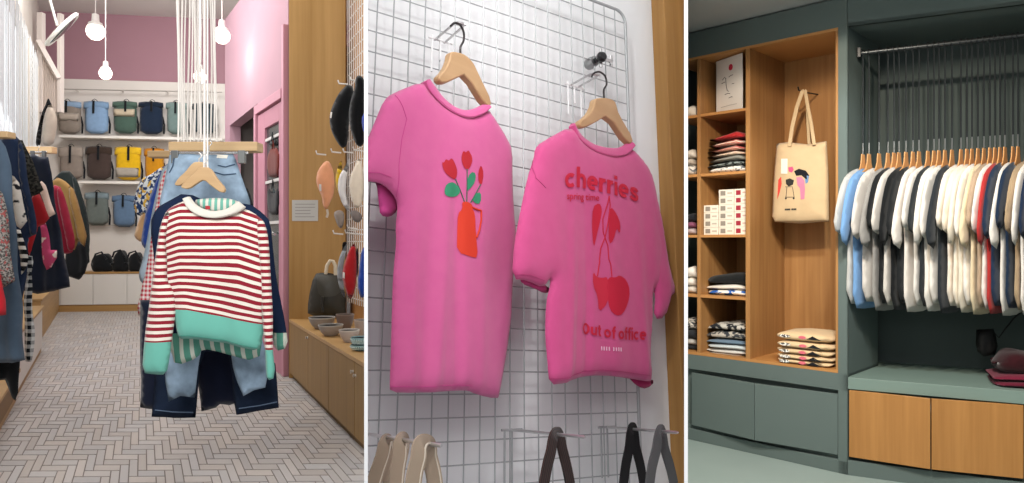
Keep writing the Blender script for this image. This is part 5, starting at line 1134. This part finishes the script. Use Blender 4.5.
garment('dark_green_jacket', [(58, 175), (62, 171), (69, 171), (77, 180), (84, 200), (89, 225), (89, 262), (82, 269), (56, 240), (52, 180)], 8.8, fabric('1c2322'), .038, 'very dark green jacket at the far end of the left rack', 'jacket', GL, seed=36, fold=.016, ffreq=26, rnd=.02, step=.028, soft=0)
garment('black_trousers', [(66, 240), (76, 243), (86, 240), (88, 262), (86, 273), (78, 280), (68, 276), (66, 262)], 8.3, fabric('121418'), .033, 'black trousers low behind the mustard jacket', 'trousers', GL, seed=37, fold=.016, ffreq=26, rnd=.02, step=.028, soft=0)
for nm_, pts_, Y_, w_ in (('crimson_shirt', [(57, 187), (62, 189), (66, 202), (71, 222), (74.5, 240), (73, 250), (68, 252), (65, 238), (61, 215), (57, 198)], 7.0, .05), ('mustard_jacket', [(68, 184), (74, 190), (80, 210), (86, 236), (84.5, 247), (79, 242), (75, 222), (70, 202)], 7.8, .05),
        ('dark_green_jacket', [(71, 173), (77, 180), (84, 200), (89, 225), (89.5, 258), (84, 262), (80, 235), (75, 200)], 8.8, .05), ('navy_coat', [(17, 139), (21, 142), (25, 158), (28, 180), (33, 205), (37, 226), (36, 235), (30, 236), (26, 215), (20, 185), (17, 160)], 4.4, .03)):
    g_ = bpy.context.scene.objects[nm_]; fr_ = front(Y_); Cloth(fr_, pxl(fr_, pts_, w_), T=.03, w=w_, rnd=.03, step=.03, fold=.012, ffreq=24, seed=len(nm_)).mesh().build('sleeve', g_.data.materials[0], g_, smooth=True)
clip_hanger(30, 47, 152, 7.4, 'chrome clip hanger on the left bar above the navy dress')
# benches
def bench(p0, p1, back, z1, mats, lab, topmat, th=.03):
    A = Vector((p0[0], p0[1], 0)); B = Vector((p1[0], p1[1], 0)); f = Frame(A, B-A); L = (B-A).length
    if f.n.dot(Vector((1, 0, 0))) < 0: f = Frame(B, A-B)
    t = thing('bench', f.pt(L/2, 0, -back/2), lab, 'bench')
    MB().box(f, 0, L, .06, z1-th, -back, -.01).build('bench_body', mats, t, bevel=.004); MB().box(f, 0, L, 0, .06, -back, -.02).build('plinth', topmat, t); MB().box(f, -.01, L+.01, z1-th, z1, -back, .01).build('bench_top', topmat, t, bevel=.004)
OKB = wood('8f6c3e', 'b28f5d', False, .5)
zb1 = P(43, 305.5, 8.6).z
bench((-3.05, 4.0), (-4.19, 5.95), .9, .27, plain('7a5c33', .6), 'low oak bench at the near left edge of the paving', OKB)
bench((-4.28, 6.08), (-5.76, 8.6), .95, zb1, plain('cfcac3', .5), 'white fronted bench with an oak top under the left rack', OKB)
bench((-6.35, 9.45), (-8.72, 13.5), .8, P(43, 290, 9.8).z*.86, wood('8f6c3e', 'ab8653', False, .5), 'all oak bench running on to the back cabinet', OKB)
# ---------------- right side of the left bay
Yp = 6.92; fp1 = front(Yp)
pnl = MB().box(fp1, fp1.px(288.8, 100)[0], fp1.px(345.5, 100)[0], 0, CEIL1-.002, -.05, 0).build('wood_panel', wood('9a733c', 'bb935a', True, .5, .5), None, bevel=.004)
tag(pnl, 'tall oak panel facing the shop beside the pink wall', 'panel')
# back wall of the hat display: wall + white grid
uw0 = fGR.px(345, 50)[0]; q0 = fGR.loc((-1.68, 7.05, 0))[0]
gw = [fGR.loc((-1.68, 7.05, 0))[0], fGR.loc((-1.68+.507*2.4, 7.05-2.4, 0))[0]]; a, b = min(gw), max(gw)
struct(MB().box(fGR, a, b, 0, CEIL1-.002, -.12, -.05).build('wall_hat_display', wood('a5743f', 'c08f58', True, .6), clip=C1))
hg = thing('wire_grid_panel', fGR.pt((a+b)/2, 1.0, 0), 'white wire grid with hooks for the hats on the right', 'grid panel')
mb = MB(); u = a+.03
while u < b: mb.tube([fGR.pt(u, .75, 0), fGR.pt(u, 5.5, 0)], .005, 6); u += .075
z = .8
while z < 5.5: mb.tube([fGR.pt(a, z, -.008), fGR.pt(b, z, -.008)], .005, 6); z += .11
mb.build('wire_mesh', plain('e2ddd6', .5), hg, clip=C1)
# low oak cabinet
zc_ = P(288.5, 318, 7.02).z; ucr = [fCR.px(x, 380)[0] for x in (289.5, 308, 328.6, 354.5, 385)]; s0 = min(ucr); s1 = max(ucr)
oc = thing('low_cabinet', fCR.pt((s0+s1)/2, 0, -.28), 'low oak cabinet with plain doors along the right side', 'cabinet')
MB().box(fCR, s0, s1, .0, .05, -.58, -.03).build('plinth', wood('5c4426', '74582f', False, .6), oc, clip=C1)
MB().box(fCR, s0, s1, .05, zc_-.03, -.58, -.022).build('carcass', wood('7d5d30', '987544', True, .5), oc, clip=C1)
MB().box(fCR, s0, s1, zc_-.03, zc_, -.60, .004).build('worktop', wood('a07a48', 'c09a66', False, .4), oc, clip=C1, bevel=.003)
WD = wood('7f6035', '9b7a48', True, .5)
for k in range(4):
    u0, u1 = sorted((ucr[k], ucr[k+1])); MB().box(fCR, u0+.004, u1-.004, .055, zc_-.033, -.022, 0).build('door', WD, oc, clip=C1, bevel=.002)
for (x, y) in ((307.8, 337.6), (353.2, 371.5), (355.8, 375.5)):
    u, v = fCR.px(x, y); MB().lathe(fCR.pt(u, v, 0), [(0, -.002), (.011, 0), (.009, .01), (.012, .018), (0, .022)], 14, fCR.n).build('knob', plain('cfccc6', .3, .7), oc, smooth=40, clip=C1)
# notice
u0, v0 = fp1.px(292, 221, .004); u1, v1 = fp1.px(318, 200, .004); no = thing('notice', fp1.pt((u0+u1)/2, v0, .004), 'white paper notice pinned to the oak panel', 'notice')
MB().box(fp1, u0, u1, v0, v1, 0, .004).build('paper', plain('b9b7b2', .8), no)
mb = MB(); rs = random.Random(2)
for k in range(5):
    zz = v1-(v1-v0)*(.2+.15*k); mb.box(fp1, u0+(u1-u0)*.12, u0+(u1-u0)*rs.uniform(.7, .9), zz-.0035, zz+.0035, .004, .0048)
mb.build('text_lines', plain('8f8d89', .8), no)
# hats
def hat(px_, Y, col, lab, group, T=.05, strapx=None, label=None, seed=0):
    fr = front(Y); pol = pxl(fr, px_); t = thing('hat', fr.pt(*pol[0]), lab, 'hat', group)
    c = Cloth(fr, pol, T=T, rnd=T*1.3, w=0, step=.03, fold=.006, ffreq=30, seed=seed); c.mesh().build('hat_body', fabric(col), t, smooth=True, clip=C1)
    if strapx: strap(fr, pxl(fr, strapx), -.02, .02, .005, fabric('bfb2a2'), t, 'chin_strap', clip=C1)
    if label: c.patch(pxl(fr, label), .003, step=.02).build('sewn_label', plain('d6d2cc', .7), t, clip=C1)
    return t
zC = Z(300, 60, 6.04); zD = Z(300, 130, 5.37); zE = Z(290, 210, 5.37)
GH = 'hats hanging on the white grid'
hat(zC([(285, 148), (318, 155), (325, 200), (318, 270), (300, 330), (292, 400), (290, 470), (278, 520), (255, 535), (225, 500), (190, 430), (176, 360), (190, 290), (225, 215), (262, 168)]), 6.35, '101113', 'black hat in the top row, left of the other black one', GH, .07, label=zC([(186, 315), (200, 318), (196, 355), (184, 352)]))
hat(zC([(335, 110), (350, 90), (378, 100), (392, 130), (392, 250), (395, 400), (390, 500), (360, 530), (330, 500), (300, 400), (292, 320), (310, 230), (330, 170)]), 6.05, '0d0e10', 'black hat in the top row nearest the divider', GH, .07)
hat(zC([(375, 330), (420, 300), (430, 450), (400, 470), (372, 400)]), 5.9, '2242a8', 'blue hat edge beside the divider in the top row', GH, .04)
hat(zD([(135, 165), (160, 170), (178, 215), (186, 290), (180, 350), (165, 380), (155, 410), (135, 430), (122, 400), (118, 360), (95, 310), (86, 270), (95, 215)]), 6.1, 'd99770', 'peach hat leftmost in the middle row', GH, .06, strapx=zD([(142, 425), (146, 450), (140, 470)]), label=zD([(108, 292), (122, 294), (120, 330), (106, 326)]))
hat(zD([(218, 165), (226, 170), (224, 280), (222, 360), (205, 340), (190, 290), (192, 240), (204, 195)]), 6.0, 'd9b026', 'narrow yellow hat in the middle row', GH, .03)
hat(zD([(240, 205), (262, 150), (268, 160), (250, 250), (246, 350), (268, 430), (262, 440), (228, 400), (204, 330), (202, 280), (215, 235)]), 5.9, 'd6d2d0', 'white dotted hat in the middle row', GH, .05)
hat(zD([(290, 200), (312, 150), (330, 170), (345, 250), (345, 360), (325, 410), (305, 422), (284, 400), (266, 330), (266, 260)]), 5.75, 'd9cbb8', 'cream hat in the middle row beside the divider', GH, .05)
hat(zE([(310, 175), (300, 230), (282, 330), (290, 420), (300, 470), (285, 465), (262, 410), (250, 340), (262, 260), (285, 205)]), 6.0, '8f9498', 'light grey hat in the bottom row', GH, .04)
hat(zE([(335, 185), (352, 180), (358, 300), (355, 400), (335, 470), (318, 480), (295, 420), (278, 350), (295, 280), (315, 220)]), 5.9, 'a81f24', 'red hat in the bottom row', GH, .05, label=zE([(285, 332), (300, 336), (298, 368), (284, 362)]))
hat(zE([(385, 210), (420, 180), (430, 400), (400, 470), (375, 470), (362, 400), (372, 300)]), 5.75, '1d3f96', 'blue hat in the bottom row beside the divider', GH, .05)
hat(zE([(355, 200), (368, 210), (368, 300), (360, 380), (352, 300)]), 6.05, '5d2b4a', 'plum hat between the red and the blue one', GH, .03)
hat(zE([(285, 170), (305, 172), (302, 200), (285, 235), (278, 200)]), 6.15, '17181a', 'small black hat behind the light grey one', GH, .03)
hat(zE([(232, 15), (255, 0), (285, 5), (295, 40), (282, 100), (262, 95), (245, 60)]), 6.0, '8d8076', 'taupe hat hanging between the middle and bottom rows', GH, .04)
hat(zE([(320, 5), (350, 0), (378, 15), (392, 40), (370, 70), (345, 62), (330, 45)]), 5.85, '766c68', 'grey-brown hat tucked under the cream one', GH, .04)
# hooks of the grid
k = 0
for (x, y) in ((343, 83.5), (355, 80), (321, 154), (336, 152), (348, 152), (358, 150), (338, 233.5), (350, 233), (360, 234), (352, 228)):
    tip = P(x-4, y, 6.25); bs = P(x+5, y+.8, 6.3); mb = MB().tube([bs, tip, tip+Vector((-.01, 0, .03))], .007, 8)
    pos = {0: 'top', 1: 'top', 2: 'middle', 3: 'middle', 4: 'middle', 5: 'middle'}.get(k, 'bottom')
    o = mb.build('hat_hook', plain('dcd8d2', .35, .5), None, smooth=60, clip=C1)
    hl = ['white wire hook holding the left black hat', 'white wire hook holding the black hat by the divider', 'white wire hook holding the peach hat', 'white wire hook above the yellow hat', 'white wire hook above the white dotted hat', 'white wire hook above the cream hat', 'white wire hook above the light grey hat', 'white wire hook above the red hat', 'white wire hook above the lower blue hat', 'white wire hook between the light grey and the red hat'][k]
    tag(o, hl, 'hook', 'wire hooks of the hat grid')
    k += 1
# leather backpack on the cabinet
zF = Z(280, 280, 5.37); zc2 = zc_
t = thing('leather_backpack', P(322, 318, 6.6), 'dark olive leather backpack standing on the low oak cabinet', 'backpack'); fr = front(6.45)
zbp = zc_+.001
pol = pxl(fr, zE([(125, 345), (170, 335), (235, 342), (265, 360), (285, 420), (300, 480)])+[(345, 305), (346, 318), (306.5, 318), (307, 300)]); pol = [(u, max(v, zbp)) for u, v in pol]
LEA = plain('34312a', .55, spec=.3, var=.25, bump=.2, name='leather')
c = Cloth(fr, pol, T=.10, w=-.02, rnd=.12, step=.04, fold=.01, ffreq=12, seed=5); c.mesh().build('bag_body', LEA, t, smooth=True)
c.patch(pxl(fr, zE([(135, 350), (235, 352), (262, 380), (268, 440), (240, 462), (180, 470), (150, 450), (138, 400)]), .08), .012, step=.03).build('flap', plain('3b382f', .5, var=.2), t, smooth=True)
MB().tube([fr.pt(*p) for p in pxl(fr, zE([(192, 345), (198, 300), (215, 272), (232, 275), (243, 300), (244, 350)]))], .016, 8).build('carry_handle', fabric('cdbfa6'), t, smooth=60)
MB().tube([fr.pt(p[0], p[1], .08) for p in pxl(fr, [(325, 296), (324.5, 303), (325.5, 311)])], .012, 8).build('closing_strap', plain('25231e', .5), t)
# bowls
def bowl(x0, x1, yr, yb, Y, col, lab, ring='b5b3ae', band=None, h0=None, n=1):
    xm = (x0+x1)/2; c = P(xm, yr, Y); r = (x1-x0)/2/FL*Y; hh = c.z-zc_-.001 if h0 is None else h0; base = Vector((c.x, c.y, c.z-hh))
    t = thing('bowl', base, lab, 'bowl', 'bowls on the low cabinet')
    MB().lathe(base, [(0, 0), (r*.5, 0), (r*.55, hh*.08), (r*.78, hh*.35), (r*.93, hh*.7), (r, hh), (r*.965, hh), (r*.88, hh*.7), (r*.7, hh*.38), (r*.4, hh*.16), (0, hh*.12)], 36).build('bowl_body', plain(col, .35, var=.08, name='glazed_ceramic'), t, smooth=60, clip=C1)
    MB().lathe(base, [(r*.985, hh-.006), (r*1.01, hh-.002), (r*1.005, hh+.004), (r*.965, hh+.004), (r*.955, hh-.006)], 36).build('rim', plain(ring, .35), t, smooth=60, clip=C1)
    if band:
        mb = MB()
        for k in range(28):
            q = 2*math.pi*k/28; d = Vector((math.cos(q), math.sin(q), 0)); mb.tube([base+d*r*.8+Vector((0, 0, hh*.35)), base+d*r*1.0+Vector((0, 0, hh*.88))], .006, 5)
        mb.build('painted_lines', plain(band, .4), t, clip=C1)
    return base, hh
bowl(309, 335, 317.5, 331, 6.15, '8e857d', 'grey-brown bowl at the back left of the worktop, nearest the backpack')
bowl(318.5, 343, 325, 341, 5.7, '9a8f86', 'stone grey bowl in the middle of the worktop')
bowl(339, 359.5, 330, 346, 5.35, 'b9aea8', 'off-white bowl to the right of the stone grey bowl', ring='cfc9c2')
bowl(336, 354, 314.5, 326, 6.0, '6d5c55', 'brown bowl at the back behind the stone grey bowl', ring='8a7a72')
bowl(354, 372, 320, 330, 5.62, 'a8988d', 'beige bowl at the back beside the divider', ring='b8aaa0')
b0, h0 = bowl(350.5, 371, 345, 352, 4.93, '52707a', 'lower teal striped bowl of the small stack', ring='8fb0b0', band='b9cfcd')
t_, _h = bowl(351, 371, 337.5, 344, 4.93, '4d6b76', 'upper teal striped bowl stacked on the other', ring='8fb0b0', band='b9cfcd', h0=.06)
# pink door and what shows through the glass
U2 = lambda x, y, w=.0: fPW.px(x, y, w)
dr = thing('door_1', fPW.pt(U2(272, 200)[0], 0, .02), '', '')
dr['kind'] = 'structure'
zd = U2(273, 109)[1]; ua1 = U2(261, 200)[0]; ub1 = U2(286.5, 200)[0]
ga, gb = U2(267.8, 200)[0], U2(282.2, 200)[0]; gt = U2(275, 125)[1]; gl = U2(275, 341)[1]
mb = MB(); mb.box(fPW, ua1, ga, 0, zd, .0, .035); mb.box(fPW, gb, ub1, 0, zd, .0, .035); mb.box(fPW, ga, gb, gt, zd, 0, .035); mb.box(fPW, ga, gb, 0, max(.05, gl), 0, .035); mb.build('door_leaf', plain('bd8090', .6), dr, bevel=.004)
MB().box(fPW, ga, gb, max(.05, gl), gt, .002, .008).build('glass', plain('4b5254', .12, spec=.6), dr)
mb = MB(); mb.box(fPW, ua1-.1, ua1-.02, 0, zd+.12, 0, .06); mb.box(fPW, min(ub1, uB+.09)-.01, uB+.08 if uB < ub1 else uB, 0, zd+.75, 0, .05); mb.box(fPW, min(ua1, ub1)-.1, max(ua1, ub1)+.0, zd+.02, zd+.12, 0, .06); mb.build('door_frame', plain('c58d9c', .6), dr, bevel=.004)
MB().tube([fPW.pt(*U2(276, 233), .03), fPW.pt(*U2(276, 233), .07), fPW.pt(*U2(283, 234.5), .08)], .012, 8).build('handle', CHROME, dr, smooth=40)
# shelves with bags behind the glass are set on its face as a shallow display
for i, y in enumerate((136, 180, 222)):
    u, v = U2(275, y, .02); tag(MB().box(fPW, ga+.01, gb-.01, v-.02, v+.01, .009, .03).build('display_ledge', plain('d6d2ce', .5), None), ['top white ledge across the door glass', 'middle white ledge under the red-brown bag', 'lowest white ledge under the black pouches'][i], 'ledge')
def doorbag(pts, col, lab, T=.02):
    c = Cloth(fPW, pxl(fPW, pts, .02), T=T, w=.03, rnd=.03, step=.04, fold=.003); t = thing('hanging_bag', fPW.pt(*c.poly[0], .03), lab, 'bag', 'bags in the glazed door')
    c.mesh().build('bag_body', fabric(col), t, smooth=True); m = [sum(p[k] for p in c.poly)/len(c.poly) for k in (0, 1)]; tp = max(p[1] for p in c.poly)
    MB().tube([fPW.pt(m[0]-.04, tp-.02, .04), fPW.pt(m[0], tp+.07, .04), fPW.pt(m[0]+.04, tp-.02, .04)], .006, 6).build('bag_handle', fabric(col), t)
doorbag([(269, 149), (281, 147), (281, 175), (276, 178), (269, 176)], '6e2a22', 'red-brown bag behind the glass of the pink door')
doorbag([(269, 185), (274, 196), (281, 184), (281, 210), (275, 216), (269, 211)], '1b1b1e', 'black bag on the lower ledge of the pink door')
doorbag([(270, 140.5), (279, 139), (279, 145), (270, 146)], '2d3033', 'small charcoal pouch on the top ledge of the door', .012)
# alcove rail and white garments
t = thing('alcove_rail', fPW.pt(*U2(243, 122), -.4), 'grey metal rail slanting through the opening in the pink wall', 'rail')
MB().tube([fPW.wpx(229, 133, -.35), fPW.wpx(258, 108, -.35)], .022, 10).build('rail_tube', STEEL, t, smooth=40)
g_ = fPW.wpx(236, 150, -.5)
for i, (x0, x1, yt, yb, c_) in enumerate(((229, 235, 133, 165, 'd6d0cc'), (236, 243, 134, 168, 'c9c6c4'))):
    c = Cloth(fPW, pxl(fPW, [(x0, yt), (x1, yt-1), (x1+1, yb), (x0-.5, yb)], -.5), T=.04, w=-.5, step=.06, fold=.01); o = c.mesh().build('white_garment', fabric(c_), None, smooth=True)
    tag(o, ['white garment at the left of the opening in the pink wall', 'pale grey garment beside the white one in the pink opening'][i], 'garment')
